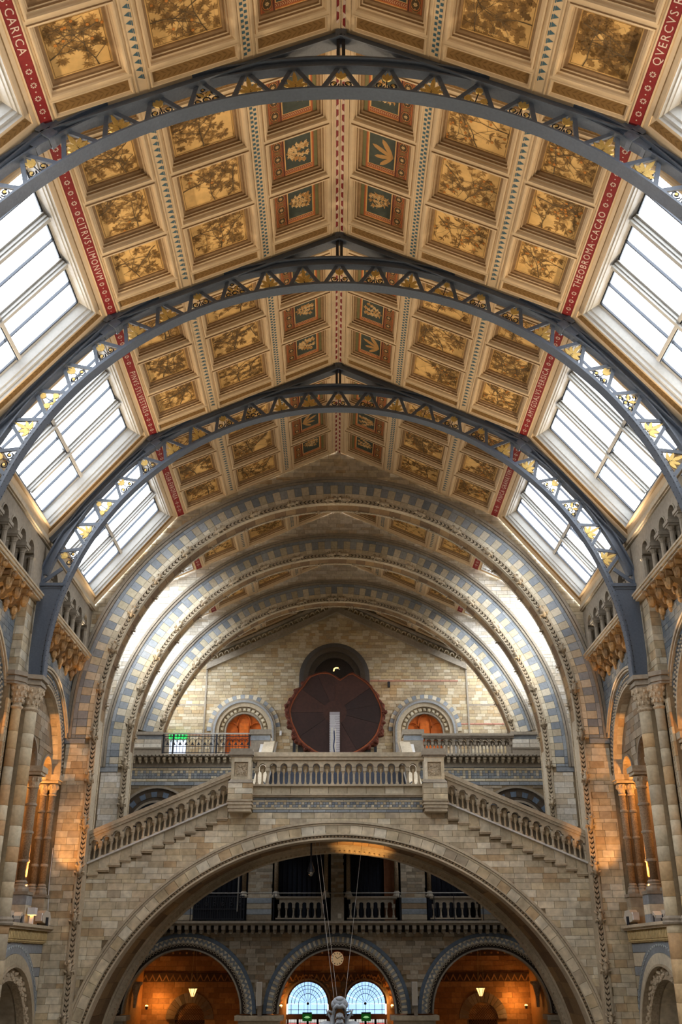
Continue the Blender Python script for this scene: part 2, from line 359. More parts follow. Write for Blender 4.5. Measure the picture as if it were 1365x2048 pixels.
def painting(w, h, sp, seed):
    r = random.Random(seed); mb = MB(); hw, hh = w/2-.03, h/2-.03
    def inside(x, y): return -hw < x < hw and -hh < y < hh
    def leaf(x, y, a, L_, mi):
        pts = leafpoly(sp['leaf'], L_, L_*sp['w']); q = []
        for px, py in pts:
            X, Y = x+px*cos(a)-py*sin(a), y+px*sin(a)+py*cos(a)
            q.append((max(-hw, min(hw, X)), max(-hh, min(hh, Y)), PZ-.004-.002*mi))
        mb.add(q, [tuple(range(len(q)))], mi)
    def stem(p0, p1, t0, t1):
        d = Vector((p1[0]-p0[0], p1[1]-p0[1])); 
        if d.length < 1e-4: return
        n = Vector((-d.y, d.x)).normalized()
        mb.add([(p0[0]+n.x*t0, p0[1]+n.y*t0, PZ-.011), (p1[0]+n.x*t1, p1[1]+n.y*t1, PZ-.011), (p1[0]-n.x*t1, p1[1]-n.y*t1, PZ-.011), (p0[0]-n.x*t0, p0[1]-n.y*t0, PZ-.011)], [(0,1,2,3)], 4)
    def tuft(x, y, a, dark):
        n = sp['n']
        for k in range(n):
            mi = r.choice((2,2,3)) if dark else r.choice((1,1,2))
            leaf(x, y, a+(k-(n-1)/2)*sp['fan']+r.uniform(-.25,.25), sp['L']*r.uniform(.75,1.15), mi)
        if r.random() < sp['fruit']:
            fx, fy = x+r.uniform(-.08,.08), y+r.uniform(-.08,.08)
            if inside(fx, fy): mb.add([(fx+.035*cos(k*PI/4), fy+.035*sin(k*PI/4), PZ-.013) for k in range(8)], [tuple(range(8))], 5)
    def grow(x, y, a, t, n, depth):
        for k in range(n):
            L_ = r.uniform(.16, .26); a += r.uniform(-.35, .35); X, Y = x+L_*cos(a), y+L_*sin(a)
            if not inside(X, Y):
                a += PI*.6; X, Y = x+L_*cos(a), y+L_*sin(a)
                if not inside(X, Y): break
            stem((x, y), (X, Y), t, t*.85); x, y = X, Y; t *= .85
            if r.random() < .5: tuft(x, y, a-PI/2+r.choice((-1, 1))*r.uniform(.4, 1.2), r.random() < .5)
            if depth < 2 and r.random() < (.8, .35)[depth]: grow(x, y, a+r.choice((-1, 1))*r.uniform(.6, 1.0), t*.75, max(2, n-1), depth+1)
        tuft(x, y, a-PI/2, r.random() < .45)
    for (sx, sy, a) in [(hw, r.uniform(-.2,.2), PI), (r.uniform(-.3,.3)*w, hh, -PI/2), (-hw*.9, -hh*.6, .7)][:sp.get('br', 3)]:
        grow(sx, sy, a+r.uniform(-.3,.3), sp['t'], 5, 0)
    b = .012      # thin ruled border
    for (x0,x1,y0,y1) in ((-hw,hw,-hh,-hh+b),(-hw,hw,hh-b,hh),(-hw,-hw+b,-hh,hh),(hw-b,hw,-hh,hh)):
        mb.add([(x0,y0,PZ-.003),(x1,y0,PZ-.003),(x1,y1,PZ-.003),(x0,y1,PZ-.003)], [(0,1,2,3)], 0)
    return mb
PMATS = [P_BRN, P_PALE, P_MID, P_DARK, P_STEM, P_FRUIT]
SPEC = {'fig': dict(leaf='lobed', L=.17, w=.6, n=2, fan=1.6, fruit=.12, t=.014), 'oak': dict(leaf='oak', L=.24, w=.4, n=2, fan=1.2, fruit=0, t=.012),
        'lemon': dict(leaf='e', L=.14, w=.2, n=4, fan=.9, fruit=.03, t=.013), 'cacao': dict(leaf='e', L=.15, w=.14, n=4, fan=.7, fruit=.2, t=.012, br=3),
        'pine': dict(leaf='e', L=.15, w=.09, n=9, fan=.3, fruit=0, t=.02), 'peach': dict(leaf='e', L=.19, w=.11, n=5, fan=.5, fruit=.1, t=.016),
        'olive': dict(leaf='e', L=.2, w=.08, n=6, fan=.4, fruit=.1, t=.02), 'pome': dict(leaf='e', L=.2, w=.12, n=5, fan=.45, fruit=.15, t=.018)}
def flower(mb, x, y, r_, n, z, mi, mc):
    for k in range(n):
        a = 2*PI*k/n; da = PI/n*.95
        mb.add([(x,y,z),(x+r_*.7*cos(a-da),y+r_*.7*sin(a-da),z),(x+r_*cos(a),y+r_*sin(a),z),(x+r_*.7*cos(a+da),y+r_*.7*sin(a+da),z)], [(0,1,2,3)], mi)
    mb.add([(x+r_*.28*cos(k*PI/3),y+r_*.28*sin(k*PI/3),z-.002) for k in range(6)], [tuple(range(6))], mc)
def ridge_painting(w, h, seed):      # dark green field, russet borders, rosette band on the outer side, flower spray
    r = random.Random(seed); mb = MB(); x0, x1, y0, y1 = -w/2, w/2, -h/2, h/2; z = PZ-.003
    def q(a, b, c, d, mi, dz=0): mb.add([(a,c,z-dz),(b,c,z-dz),(b,d,z-dz),(a,d,z-dz)], [(0,1,2,3)], mi)
    q(x0, x0+.10, y0, y1, 5)                        # green margin toward the ridge
    q(x0+.10, x0+.13, y0, y1, 2, .001); q(x0+.13, x0+.16, y0, y1, 7, .001)
    bx = x1-.36                                      # band with rosettes
    q(bx, x1, y0, y1, 2, .001); q(bx+.02, bx+.04, y0, y1, 4, .002); q(bx+.06, x1-.04, y0, y1, 6, .002); q(x1-.04, x1-.025, y0, y1, 7, .003)
    n = 3
    for k in range(n):
        cy = y0+(k+.5)*h/n; cx = (bx+x1)/2+.01
        for rr, mi, dz in ((.17,4,.003),(.155,7,.004),(.135,6,.005),(.125,8,.006)):
            mb.add([(cx+rr*.78*cos(t*PI/8), cy+rr*sin(t*PI/8), z-dz) for t in range(16)], [tuple(range(16))], mi)
        flower(mb, cx, cy, .056, 6, z-.009, 1, 3)
        for dy in (-.105, .105): mb.add([(cx+.014*cos(t*PI/3), cy+dy+.014*sin(t*PI/3), z-.009) for t in range(6)], [tuple(range(6))], 1)
        for sx in (-1, 1):
            for sy in (-1, 1): mb.add([(cx+sx*.125, cy+sy*.2, z-.004), (cx+sx*.125, cy+sy*.1, z-.004), (cx+sx*.05, cy+sy*.2, z-.004)], [(0,1,2)], 2)
    fx0, fx1 = x0+.16, bx                             # framed field
    q(fx0, fx1, y0+.02, y0+.05, 7, .001); q(fx0, fx1, y0+.05, y0+.17, 2, .001); q(fx0, fx1, y1-.06, y1-.02, 7, .001)
    for k in range(14):                               # chevron border
        cx = fx0+(k+.5)*(fx1-fx0)/14; cy = y0+.11; s_ = .022
        for t in (-1, 1): mb.add([(cx-s_*.8,cy,z-.004),(cx+s_,cy+t*.042,z-.004),(cx+s_*1.6,cy+t*.042,z-.004),(cx,cy,z-.004)], [(0,1,2,3)], 1)
    q(fx0+.03, fx1-.03, y0+.19, y1-.07, 0, .002)
    fw, fh = fx1-fx0-.1, h-.3; cx, cy = (fx0+fx1)/2, (y0+y1)/2+.05
    kind = seed % 4
    if kind == 3:                                     # broad cycad fronds
        for a in (-.9, -.35, .3, .95):
            px, py = fx1-.07, cy-.1; L_ = fw*.98*r.uniform(.8,1); W = .06; d = (-cos(a), sin(a)+.15); nn = (-d[1], d[0])
            pts = []
            for t, k in ((0,.2),(.3,.9),(.6,1.15),(.85,.9),(1,.1)): pts.append((px+d[0]*L_*t+nn[0]*W*k, py+d[1]*L_*t+nn[1]*W*k))
            for t, k in ((1,.1),(.85,.9),(.6,1.15),(.3,.9),(0,.2)): pts.append((px+d[0]*L_*t-nn[0]*W*k, py+d[1]*L_*t-nn[1]*W*k))
            mb.add([(max(fx0+.04,min(fx1-.04,a_)), max(y0+.2,min(y1-.08,b_)), z-.004) for a_, b_ in pts], [tuple(range(10))], 3)
    else:
        x, y, a = fx1-.05, cy+r.uniform(-.12,.12), PI
        for br in range(4):
            X, Y, A = x, y, a+(br-1.5)*.5
            for k in range(5):
                nx, ny = X+fw*.17*cos(A), Y+fw*.17*sin(A); A += r.uniform(-.2,.2)-(br-1.5)*.1
                nx, ny = max(fx0+.1, nx), max(y0+.28, min(y1-.16, ny))
                t = Vector((-(ny-Y), nx-X, 0)).normalized()*.008
                mb.add([(X+t.x,Y+t.y,z-.005),(nx+t.x,ny+t.y,z-.005),(nx-t.x,ny-t.y,z-.005),(X-t.x,Y-t.y,z-.005)], [(0,1,2,3)], 3)
                for j in range(4):
                    la = A+(-1.5+j)*.75+r.uniform(-.2,.2); ll = r.uniform(.09,.14); c_, s_ = cos(la), sin(la); lw_ = ll*(.22, .3, .16)[kind]
                    lp = [(nx+ll*t*c_-w_*lw_*s_, ny+ll*t*s_+w_*lw_*c_) for t, w_ in ((0,0),(.4,1),(1,0),(.4,-1))]
                    mb.add([(max(fx0+.04,min(fx1-.04,a_)), max(y0+.2,min(y1-.08,b_)), z-.006-.0005*j) for a_, b_ in lp], [(0,1,2,3)], 3 if r.random() < .6 else 1)
                if k >= 2 or kind == 1: flower(mb, nx+r.uniform(-.03,.03), ny+r.uniform(-.03,.03), r.uniform(.05,.075), (5,6,8)[kind], z-.009-.001*k, 1 if r.random() < .7 else 3, 9)
                X, Y = nx, ny
    return mb
RMATS = [PANELG, P_CREAM, P_RED, P_OCH, P_BLACK, P_GREEN, P_BRN, P_ORNG, mat('rosette_ground', (92,74,50), grain=.1, stain=0, bump=0), P_FRUIT]
_FR = {}
def coffer(root, s, u0, u1, y0, y1, kind, seed, cache):
    w, h = u1-u0, y1-y0; k = (round(w, 3), round(h, 3))
    if k not in _FR:
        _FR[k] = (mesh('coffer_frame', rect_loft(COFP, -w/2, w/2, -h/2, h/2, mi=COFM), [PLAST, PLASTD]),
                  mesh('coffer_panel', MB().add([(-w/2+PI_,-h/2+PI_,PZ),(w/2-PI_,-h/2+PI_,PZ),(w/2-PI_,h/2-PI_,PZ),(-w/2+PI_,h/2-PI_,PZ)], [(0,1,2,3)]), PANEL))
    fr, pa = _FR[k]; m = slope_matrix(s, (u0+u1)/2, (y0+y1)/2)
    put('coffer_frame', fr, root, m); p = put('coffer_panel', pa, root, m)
    key = (kind, seed, k)
    if key not in cache:
        pw, ph = w-2*PI_, h-2*PI_
        cache[key] = mesh('painted_spray', painting(pw, ph, SPEC[kind], seed), PMATS) if kind in SPEC else mesh('painted_flowers', ridge_painting(pw, ph, seed), RMATS)
    put('painted_'+('spray' if kind in SPEC else 'flowers'), cache[key], p, Matrix.Identity(4) if kind in SPEC else Matrix.Diagonal((1, -1, 1, 1)))
CACHE = {}
U_A, U_CH, U_B, U_TR, U_C, U_RED = (.27, 2.14), (2.14, 2.48), (2.48, 4.64), (4.64, 4.98), (4.98, 6.86), (6.9, 7.19)
def frieze(u0, u1, y0, y1):                  # recessed brown strip with a running leaf chevron
    mb = rect_loft([(0,0),(.03,0),(.04,-.02),(.07,-.02),(.09,.03),(.11,.035)], u0, u1, y0, y1, mi=[0]*5)
    i = .11; mb.add([(u0+i,y0+i,.035),(u1-i,y0+i,.035),(u1-i,y1-i,.035),(u0+i,y1-i,.035)], [(0,1,2,3)], 1)
    n = int((u1-u0-.3)/.13); cy = (y0+y1)/2; hh = (y1-y0)/2-.13
    for k in range(n):
        x = u0+.16+k*(u1-u0-.32)/n
        for t in (-1, 1): mb.add([(x,cy,.031),(x+.05,cy+t*hh*.5,.031),(x+.14,cy+t*hh,.031),(x+.09,cy+t*hh*.35,.031)], [(0,1,2,3)], 2)
    return mb
def ceiling_bay(name, ya, yb, rows, fr0, fr1, spL, spR, texts, seed):
    root = tag(node(name, None), 'coffered painted ceiling bay, %s' % texts[2], 'ceiling', 'painted ceiling bays', 'structure')
    y0 = ya+(.62 if fr0 else .1); y1 = yb-(.62 if fr1 else .1); rh = (y1-y0)/rows
    deck = MB()
    for s in (-1, 1):
        P = lambda u, y, z: tuple(slope_matrix(s, u, y) @ Vector((0, 0, z)))
        deck.add([P(-.05,ya,.30),P(ULEN+.3,ya,.30),P(ULEN+.3,yb,.30),P(-.05,yb,.30)], [(0,1,2,3)])
        for (a, b) in ((0, .27), U_CH, U_TR, (6.86, ULEN)):          # longitudinal ribs
            deck.add([P(a,ya,0),P(b,ya,0),P(b,yb,0),P(a,yb,0)], [(0,1,2,3)])
            for t in (.02, b-a-.05): deck.add([P(a+t,ya,0),P(a+t,ya,-.02),P(a+t,yb,-.02),P(a+t,yb,0),P(a+t+.03,ya,0),P(a+t+.03,ya,-.02),P(a+t+.03,yb,-.02),P(a+t+.03,yb,0)], [(0,1,2,3),(1,5,6,2),(4,7,6,5)])
        for (a, b) in (U_A, U_B, U_C):                                # end borders
            for (c, d) in ((ya, y0), (y1, yb)):
                if (c == ya and fr0) or (d == yb and fr1):
                    e0, e1 = (c+.12, d) if c == ya else (c, d-.12)
                    put('leaf_frieze', mesh('leaf_frieze', frieze(a, b, 0, e1-e0), [PLAST, P_BRN, P_DARK]), root, slope_matrix(s, 0, e0))
                    c, d = (ya, e0) if c == ya else (e1, yb)
                deck.add([P(a,c,0),P(b,c,0),P(b,d,0),P(a,d,0)], [(0,1,2,3)])
        for i in range(rows):
            c, d = y0+i*rh, y0+(i+1)*rh
            coffer(root, s, *U_A, c, d, 'ridge', (seed*5+i*3+(s > 0)*2) % 8, CACHE)
            coffer(root, s, *U_B, c, d, spL if s < 0 else spR, seed*40+i, CACHE)
            coffer(root, s, *U_C, c, d, spL if s < 0 else spR, seed*40+10+i, CACHE)
        # painted bands on the ribs
        mb = MB(); n = int((yb-ya-.4)/.14)
        for k in range(n):
            y = ya+.2+k*.14
            for (a, o) in ((.1, 0), (.19, .07)): mb.add([P(U_CH[0]+a,y+o,-.004),P(U_CH[0]+a+.07,y+o,-.004),P(U_CH[0]+a+.07,y+o+.075,-.004),P(U_CH[0]+a,y+o+.075,-.004)], [(0,1,2,3)])
        n = int((yb-ya-.4)/.19)
        for k in range(n):
            y = ya+.2+k*.19; a = U_TR[0]+.12
            mb.add([P(a,y,-.004),P(a+.12,y+.06,-.004),P(a,y+.12,-.004)], [(0,1,2)]); mb.add([P(a-.035,y+.02,-.004),P(a-.01,y+.02,-.004),P(a-.01,y+.14,-.004),P(a-.035,y+.14,-.004)], [(0,1,2,3)])
        ob('painted_blue_checks', mb, P_BLUE, root, stuff=True)
        mb = MB(); a, b = U_RED
        mb.add([P(a,ya,-.006),P(b,ya,-.006),P(b,yb,-.006),P(a,yb,-.006)], [(0,1,2,3)])
        rb = ob('red_inscription_band', mb, REDB, root)
        txt = texts[0] if s < 0 else texts[1]; yc = (ya+yb)/2+.6; half = 0
        if txt:
            cu = bpy.data.curves.new('inscription', 'FONT'); cu.body = txt; cu.size = .25; cu.align_x = 'CENTER'; cu.align_y = 'CENTER'; cu.space_character = 1.25; cu.resolution_u = 2
            tmp = bpy.data.objects.new('tmp', cu); me = bpy.data.meshes.new_from_object(tmp); bpy.data.objects.remove(tmp); me.name = 'inscription'
            me.materials.clear(); me.materials.append(P_WHITE)
            o = node('inscription', me, rb)     # letter tops face the ridge; text runs away from the camera on the left, towards it on the right
            ax = Vector((0, 1, 0)) if s < 0 else Vector((0, -1, 0)); ay = Vector((-s*CA, 0, SA)); az = ax.cross(ay)
            m = Matrix((ax, ay, az)).transposed().to_4x4(); c = (a+b)/2; m.translation = Vector(P(c, yc, -.012)); o.matrix_local = m
            half = max(abs(v.co.x) for v in me.vertices)+.15
        mb = MB(); y = ya+.3; k = 0
        while y < yb-.2:
            if abs(y-yc) > half:
                n_ = 8
                if k % 2 == 0:
                    for t in range(n_):
                        q = [(rr*cos(2*PI*(t+f)/n_), rr*sin(2*PI*(t+f)/n_)) for rr, f in ((.035,.1),(.07,.2),(.07,.8),(.035,.9))]
                        mb.add([P((a+b)/2+qx, y+qy, -.011) for qx, qy in q], [(0,1,2,3)])
                else: mb.add([P((a+b)/2+.018*cos(t*PI/3), y+.018*sin(t*PI/3), -.011) for t in range(6)], [tuple(range(6))])
            k += 1; y += .17
        ob('painted_rosettes', mb, P_WHITE, rb, stuff=True)
        mb = MB(); n = int((yb-ya-.1)/.34)                       # red wave along the ridge
        for k in range(n):
            y = ya+.1+k*.34+(0 if s < 0 else .17)
            pts = [(0.115-.105*sin(PI*t/8)**.8, y+.03+.25*t/8) for t in range(9)]
            mb.add([P(u_, y_, -.010) for u_, y_ in pts], [tuple(range(9))], 0)
            pts2 = [(0.0, y), (.118, y), (.118, y+.34), (.0, y+.34)]
            mb.add([P(u_, y_, -.006) for u_, y_ in pts2], [(0,1,2,3)], 1)
            for t in range(3): mb.add([P(.03+.012*cos(j*PI/2), y+.27+t*.035+.014*sin(j*PI/2), -.008) for j in range(4)], [(0,1,2,3)], 2)
        ob('painted_ridge_wave', mb, [REDB, P_WHITE, P_BLUE], root, stuff=True)
    ob('ceiling_ribs', deck, PLAST, root)
    return root
SKP0 = [(0,0),(.22,0),(.24,.03),(.46,.035),(.49,0),(.54,-.03),(.60,-.03),(.62,.05),(.68,.06),(.70,.14),(.74,.16),(.80,.38),(.84,.39),(.88,.44)]
SKM = [0,0,1,0,0,0,2,2,2,2,2,2,2]
_PANE = {}
def skylight(name, s, ya, yb, lights, label):
    root = tag(node(name, None), label, 'skylight', 'sloping skylights along the ceiling', 'structure')
    rear = lights < 3; L_ = yb-ya-.02; H = 2.1 if rear else SL; kx = .5 if lights > 2 else .35; SKP = SKP0 if lights > 2 else [(i*.45, z) for i, z in SKP0]; ins = SKP[-1][0]
    m0 = sky_matrix(s, H/2, (ya+yb)/2, rear)
    mb = rect_loft(SKP, -H/2, H/2, -L_/2, L_/2, kx=kx, mi=SKM, endmat=None)
    for i in range(len(mb.m)):
        if mb.m[i] == 1 and i % 4 in (0, 2): mb.m[i] = 1
        elif mb.m[i] == 1: mb.m[i] = 0
    for (sx) in (-1, 1):                                   # leaf chevrons painted on the brown side strips
        yy = sx*(L_/2-.35)
        for k in range(int(H/.16)):
            x = -H/2+.2+k*.155
            if x > H/2-.3: break
            for t in (-1, 1): mb.add([(x,yy,.028),(x+.05,yy+t*.05,.028),(x+.13,yy+t*.1,.028),(x+.09,yy+t*.035,.028)], [(0,1,2,3)], 3)
    put('skylight_frame', mesh('skylight_frame', mb, [PLAST, P_BRN, WINF, P_DARK]), root, m0)
    gx0, gx1, gy = -H/2+ins*kx, H/2-ins*kx, L_/2-ins
    lw = 2*gy/lights; tr = (2.75-H/2) if not rear else .1
    for k in range(1, lights):
        y = -gy+k*lw; mb = MB()
        mb.box(gx0, gx1, y-.09, y+.09, .28, .46); mb.box(gx0, gx1, y-.055, y+.055, .2, .29); mb.box(gx0, gx1, y-.15, y+.15, .37, .45)
        put('mullion', mesh('mullion', mb, WINF), root, m0)
    for k in range(lights):
        y = -gy+(k+.5)*lw
        put('glazing_bar', mesh('glazing_bar', MB().box(gx0, gx1, y-.017, y+.017, .38, .46), WIND), root, m0)
        mb = MB().box(tr-.05, tr+.05, y-lw/2+.06, y+lw/2-.06, .28, .46, 0); mb.box(tr-.075, tr+.02, y-lw/2+.06, y+lw/2-.06, .25, .29, 1)
        put('transom', mesh('transom', mb, [WIND, WINF]), root, m0)
        for e in (-1, 1):
            for (a, b) in ((gx0, tr-.05), (tr+.05, gx1)):
                w = lw/2-.1; key = (round(b-a, 3), round(w, 3))
                if key not in _PANE: _PANE[key] = mesh('pane', MB().add([(-(b-a)/2,-w/2,0),((b-a)/2,-w/2,0),((b-a)/2,w/2,0),(-(b-a)/2,w/2,0)], [(0,1,2,3)]), GLASS)
                put('pane', _PANE[key], root, m0 @ Matrix.Translation(((a+b)/2, y+e*(lw/4-.02), .425)))
                # dark rebate round the pane on its upper edge
    mb = MB()
    for (a, b, c, d) in ((gx0-.02,gx0+.03,-gy,gy),(gx1-.03,gx1+.02,-gy,gy),(gx0,gx1,-gy-.02,-gy+.015),(gx0,gx1,gy-.015,gy+.02)): mb.box(a, b, c, d, .40, .46)
    if rear: put('pane', mesh('pane', MB().add([(H/2,-L_/2,.3),(H/2+1.95,-L_/2,.3),(H/2+1.95,L_/2,.3),(H/2,L_/2,.3)], [(0,1,2,3)]), GLASS), root, m0)
    put('glazing_rebate', mesh('glazing_rebate', mb, WIND), root, m0)
    return root
BAYT = [(8.85, 15.7, 3, 1, 1, 'fig', 'oak', ('FICVS·CARICA', 'QVERCVS·ROBVR', 'nearest, with lobed fig and oak leaves')),
        (15.7, 22.55, 3, 1, 1, 'lemon', 'cacao', ('CITRVS·LIMONVM', 'THEOBROMA·CACAO', 'lettered CITRVS LIMONVM and THEOBROMA CACAO')),
        (22.55, 29.4, 3, 1, 1, 'pine', 'peach', ('PINVS·SYLVESTRIS', 'AMYGDALVS·PERSICA', 'lettered PINVS SYLVESTRIS and AMYGDALVS PERSICA')),
        (29.4, 36.0, 3, 1, 0, 'olive', 'pome', ('OLEA·EVROPAEA', 'PVNICA·GRANATVM', 'against the first stone arch, dark sprays on gold')),
        (37.05, 41.9, 2, 0, 0, 'lemon', 'cacao', ('', '', 'strip seen between first and second stone arches')),
        (42.95, 48.0, 2, 0, 0, 'peach', 'oak', ('', '', 'strip seen between second and third stone arches')),
        (49.05, 54.0, 2, 0, 0, 'pine', 'fig', ('', '', 'strip seen behind the third stone arch'))]
ORD = ['nearest, cut by the picture edge', 'between the first two iron arches', 'between second and third iron arches', 'between third iron arch and first stone arch', 'behind the first stone arch', 'behind the second stone arch', 'behind the third stone arch']
for i, (a, b, rows, f0, f1, spl, spr, tx) in enumerate(BAYT):
    ceiling_bay('ceiling', a, b, rows, f0, f1, spl, spr, tx, i+1)
    for s in (-1, 1):
        skylight('window_%d' % (2*i+(s > 0)+1), s, a, b, 3 if i < 4 else 2, 'white-framed sloping skylight on %s side, %s' % ('left' if s < 0 else 'right', ORD[i]))
# plain continuation of the roof towards and behind the camera (out of the picture)
def rear_roof():
    mb = MB(); P = lambda s, u, y, z: tuple(slope_matrix(s, u, y) @ Vector((0, 0, z)))
    for s in (-1, 1):
        mb.add([P(s,0,-10,0),P(s,ULEN,-10,0),P(s,ULEN,8.85,0),P(s,0,8.85,0)], [(0,1,2,3)])
        for (a, b) in ((-10, -9.6), (-5, -4.4), (1.8, 2.2), (8.5, 8.85)):
            q = [tuple(sky_matrix(s, p, y) @ Vector((0,0,0))) for p, y in ((0,a),(SL,a),(SL,b),(0,b))]; mb.add(q, [(0,1,2,3)])
    tag(ob('wall_rear', MB().box(-12.9, 12.9, -10.4, -10, -5.9, 19.6), mat('plain_gallery_wall', (124,108,88))), 'plain end wall of the hall behind the viewer', 'wall', kind='structure')
    tag(ob('ceiling', mb, PLAST), 'plain plaster ceiling continuing above the viewer', 'ceiling', kind='structure')
rear_roof()

# ---- iron arches
RC, R_IN, R_OUT = 8.42, 9.1, 10.1
def leaf3(mb, x, z, a, L_, w, mi=0, th=.02):
    pts = [(0,0),(w*.9,L_*.35),(w*.7,L_*.7),(0,L_),(-w*.7,L_*.7),(-w*.9,L_*.35)]
    mb.prism([(x+px*cos(a)+pz*sin(a), z-px*sin(a)+pz*cos(a)) for px, pz in pts], XZ, -th, th, mi)
def curl(mb, x, z, r, a0, turns, mi, n=14):
    pts = [(x+r*(1-.72*k/n)*cos(a0+turns*2*PI*k/n), 0, z+r*(1-.72*k/n)*sin(a0+turns*2*PI*k/n)) for k in range(n+1)]
    mb.tube(pts, .02, 4, mi)
def disc(mb, x, z, r, mi=0): mb.prism([(x+r*cos(k*PI/4), z+r*sin(k*PI/4)) for k in range(8)], XZ, -.025, .025, mi)
def ornament(v):
    mb = MB(); z0 = R_IN+.14
    st = lambda p, q: mb.tube([(p[0],0,z0+p[1]), (q[0],0,z0+q[1])], .018, 4, 1)
    if v == 0:      # two scrolls and a leaf spray
        st((0,0),(0,.3)); curl(mb, .15, z0+.15, .11, PI, 1.3, 1); curl(mb, -.15, z0+.15, .11, 0, -1.3, 1)
        for a in (-.5, 0, .5): leaf3(mb, 0, z0+.27, a, .27, .055)
        disc(mb, .15, z0+.15, .04); disc(mb, -.15, z0+.15, .04)
    elif v == 1:    # three fruits
        st((0,0),(0,.4)); st((0,.05),(.2,.16)); st((0,.05),(-.2,.16)); disc(mb, 0, z0+.44, .085); disc(mb, .19, z0+.16, .09); disc(mb, -.19, z0+.16, .09)
        leaf3(mb, 0, z0+.05, .9, .17, .04); leaf3(mb, 0, z0+.05, -.9, .17, .04)
    elif v == 2:    # spreading leaves
        st((0,0),(0,.25))
        for a, l in ((-1.25,.28),(-.7,.3),(0,.42),(.7,.3),(1.25,.28)): leaf3(mb, 0, z0+.08+.06*(1.3-abs(a)), a, l, .06)
        st((.05,.02),(.3,.06)); st((-.05,.02),(-.3,.06))
    else:           # ringed tracery
        for x, z, r in ((0,.12,.1),(.2,.1,.08),(-.2,.1,.08),(.1,.28,.085),(-.1,.28,.085),(0,.42,.06)):
            curl(mb, x, z0+z, r, 0, 1.0, 1, 10); disc(mb, x, z0+z, r*.42)
        for a in (-.8, .8): leaf3(mb, 0, z0+.2, a, .24, .045)
    return mesh('gilded_ornament', mb, [GOLD, RAIL])
ORN = [ornament(v) for v in range(4)]
def brace_mesh(sg):
    a = math.radians(2.75)*sg; p = (0.045*sg, R_OUT-.2); q = ((R_IN+.1)*sin(a), (R_IN+.1)*cos(a)); d = Vector((q[0]-p[0], 0, q[1]-p[1])); n = Vector((-d.z, 0, d.x)).normalized()*.05
    return mesh('brace', MB().obox(Vector((p[0], -.03, p[1]))-n, d, n*2, (0,.06,0)), IRON)
BRC = [brace_mesh(-1), brace_mesh(1)]
def iron_arch(Y, label):
    root = thing('iron_arch', label, 'arch', (0, Y, 0), 'riveted iron arches carrying the roof')
    DG = math.radians
    # chords
    def chord(name, r0, r1, hw, a):
        ob(name, MB().arcblock(arc(0,RC,r0,r0,-a,a,64), arc(0,RC,r1,r1,-a,a,64), XZ, -hw, hw), IRON, root)
    chord('inner_flange', R_IN, R_IN+.05, .17, DG(92)); chord('inner_web', R_IN+.05, R_IN+.17, .05, DG(80))
    chord('outer_web', R_OUT-.26, R_OUT-.04, .05, DG(73)); chord('outer_flange', R_OUT-.05, R_OUT, .16, DG(73)); chord('outer_angle', R_OUT-.27, R_OUT-.23, .12, DG(73))
    st = 6.2
    for k in range(-11, 12):
        a = DG(st*k)
        for i in (0, 1):
            o = node('brace', BRC[i], root); o.location = (0, 0, RC); o.rotation_euler = (0, a, 0)
        o = node('gilded_ornament', ORN[(k*k+3*k) % 4 if k % 3 else (k//3) % 4], root); o.location = (0, 0, RC); o.rotation_euler = (0, a, 0)
    for s in (-1, 1):
        # riveted foot down to the capital
        pts = [(s*R_IN*sin(DG(t)), RC+R_IN*cos(DG(t))) for t in (74, 78, 82, 86, 90)]+[(s*9.12, 7.9), (s*9.56, 7.9), (s*9.62, 8.6), (s*9.62, 10.93)]
        ob('foot', MB().prism(pts, XZ, -.1, .1), IRON, root)
        ob('bracket_plate', MB().box(min(s*8.78, s*9.66), max(s*8.78, s*9.66), -.17, .17, 10.9, 11.0).box(min(s*8.9, s*9.62), max(s*8.9, s*9.62), -.12, .12, 10.82, 10.9), IRON, root)
        ob('foot_flange', MB().box(min(s*9.08, s*9.12), max(s*9.08, s*9.12), -.19, .19, 7.9, 8.42), IRON, root)
        ob('outer_post', MB().obox((s*9.62, -.1, 10.95), (s*.0, 0, .55), (0, .2, 0), (s*-.09, 0, 0)), IRON, root)
        ob('knee_brace', MB().obox((s*9.55, -.03, 11.0), (-s*.62, 0, .5), (0, .06, 0), (s*.06, 0, .1)), IRON, root)
        mb = MB()
        for k in range(34):
            t = 92-k*1.05
            for y in (-.13, .13):
                c = (s*(R_IN-.006)*sin(DG(t)), y, RC+(R_IN-.006)*cos(DG(t))); mb.ball(c, .016, 4, 2)
            mb.ball((s*(R_IN+.1)*sin(DG(t)), -.105, RC+(R_IN+.1)*cos(DG(t))), .018, 4, 2)
        ob('rivets', mb, RAIL, root, stuff=True)
        # rafters along the roof slopes
        mb = MB(); m = slope_matrix(s, 0, 0)
        def bar(m, x0, x1, z0, z1, hw):
            o = m @ Vector((x0, -hw, z0)); e = m.to_3x3()
            mb.obox(o, e @ Vector((x1-x0, 0, 0)), e @ Vector((0, 2*hw, 0)), e @ Vector((0, 0, z1-z0)))
        bar(m, .02, ULEN+.05, -.22, -.02, .07); bar(m, .02, ULEN+.05, -.26, -.22, .17)
        m = sky_matrix(s, 0, 0); bar(m, -.1, SL, -.2, -.02, .07); bar(m, -.1, SL, -.24, -.2, .17)
        ob('rafter', mb, IRON, root)
        mb = MB(); m = sky_matrix(s, 0, 0); bar(m, -.35, .5, -.42, -.05, .11); bar(m, -.1, .15, -.5, -.05, .16)
        ob('knee_gusset', mb, IRON, root)
        bar_ = MB().box(min(s*.02, s*.1), max(s*.02, s*.1), -.09, .09, RC+R_OUT-.05, RZ-.1)
        ob('king_post', bar_, RAIL, root)
    ob('post_cap', MB().box(-.13, .13, -.14, .14, RZ-.3, RZ-.04), IRON, root)
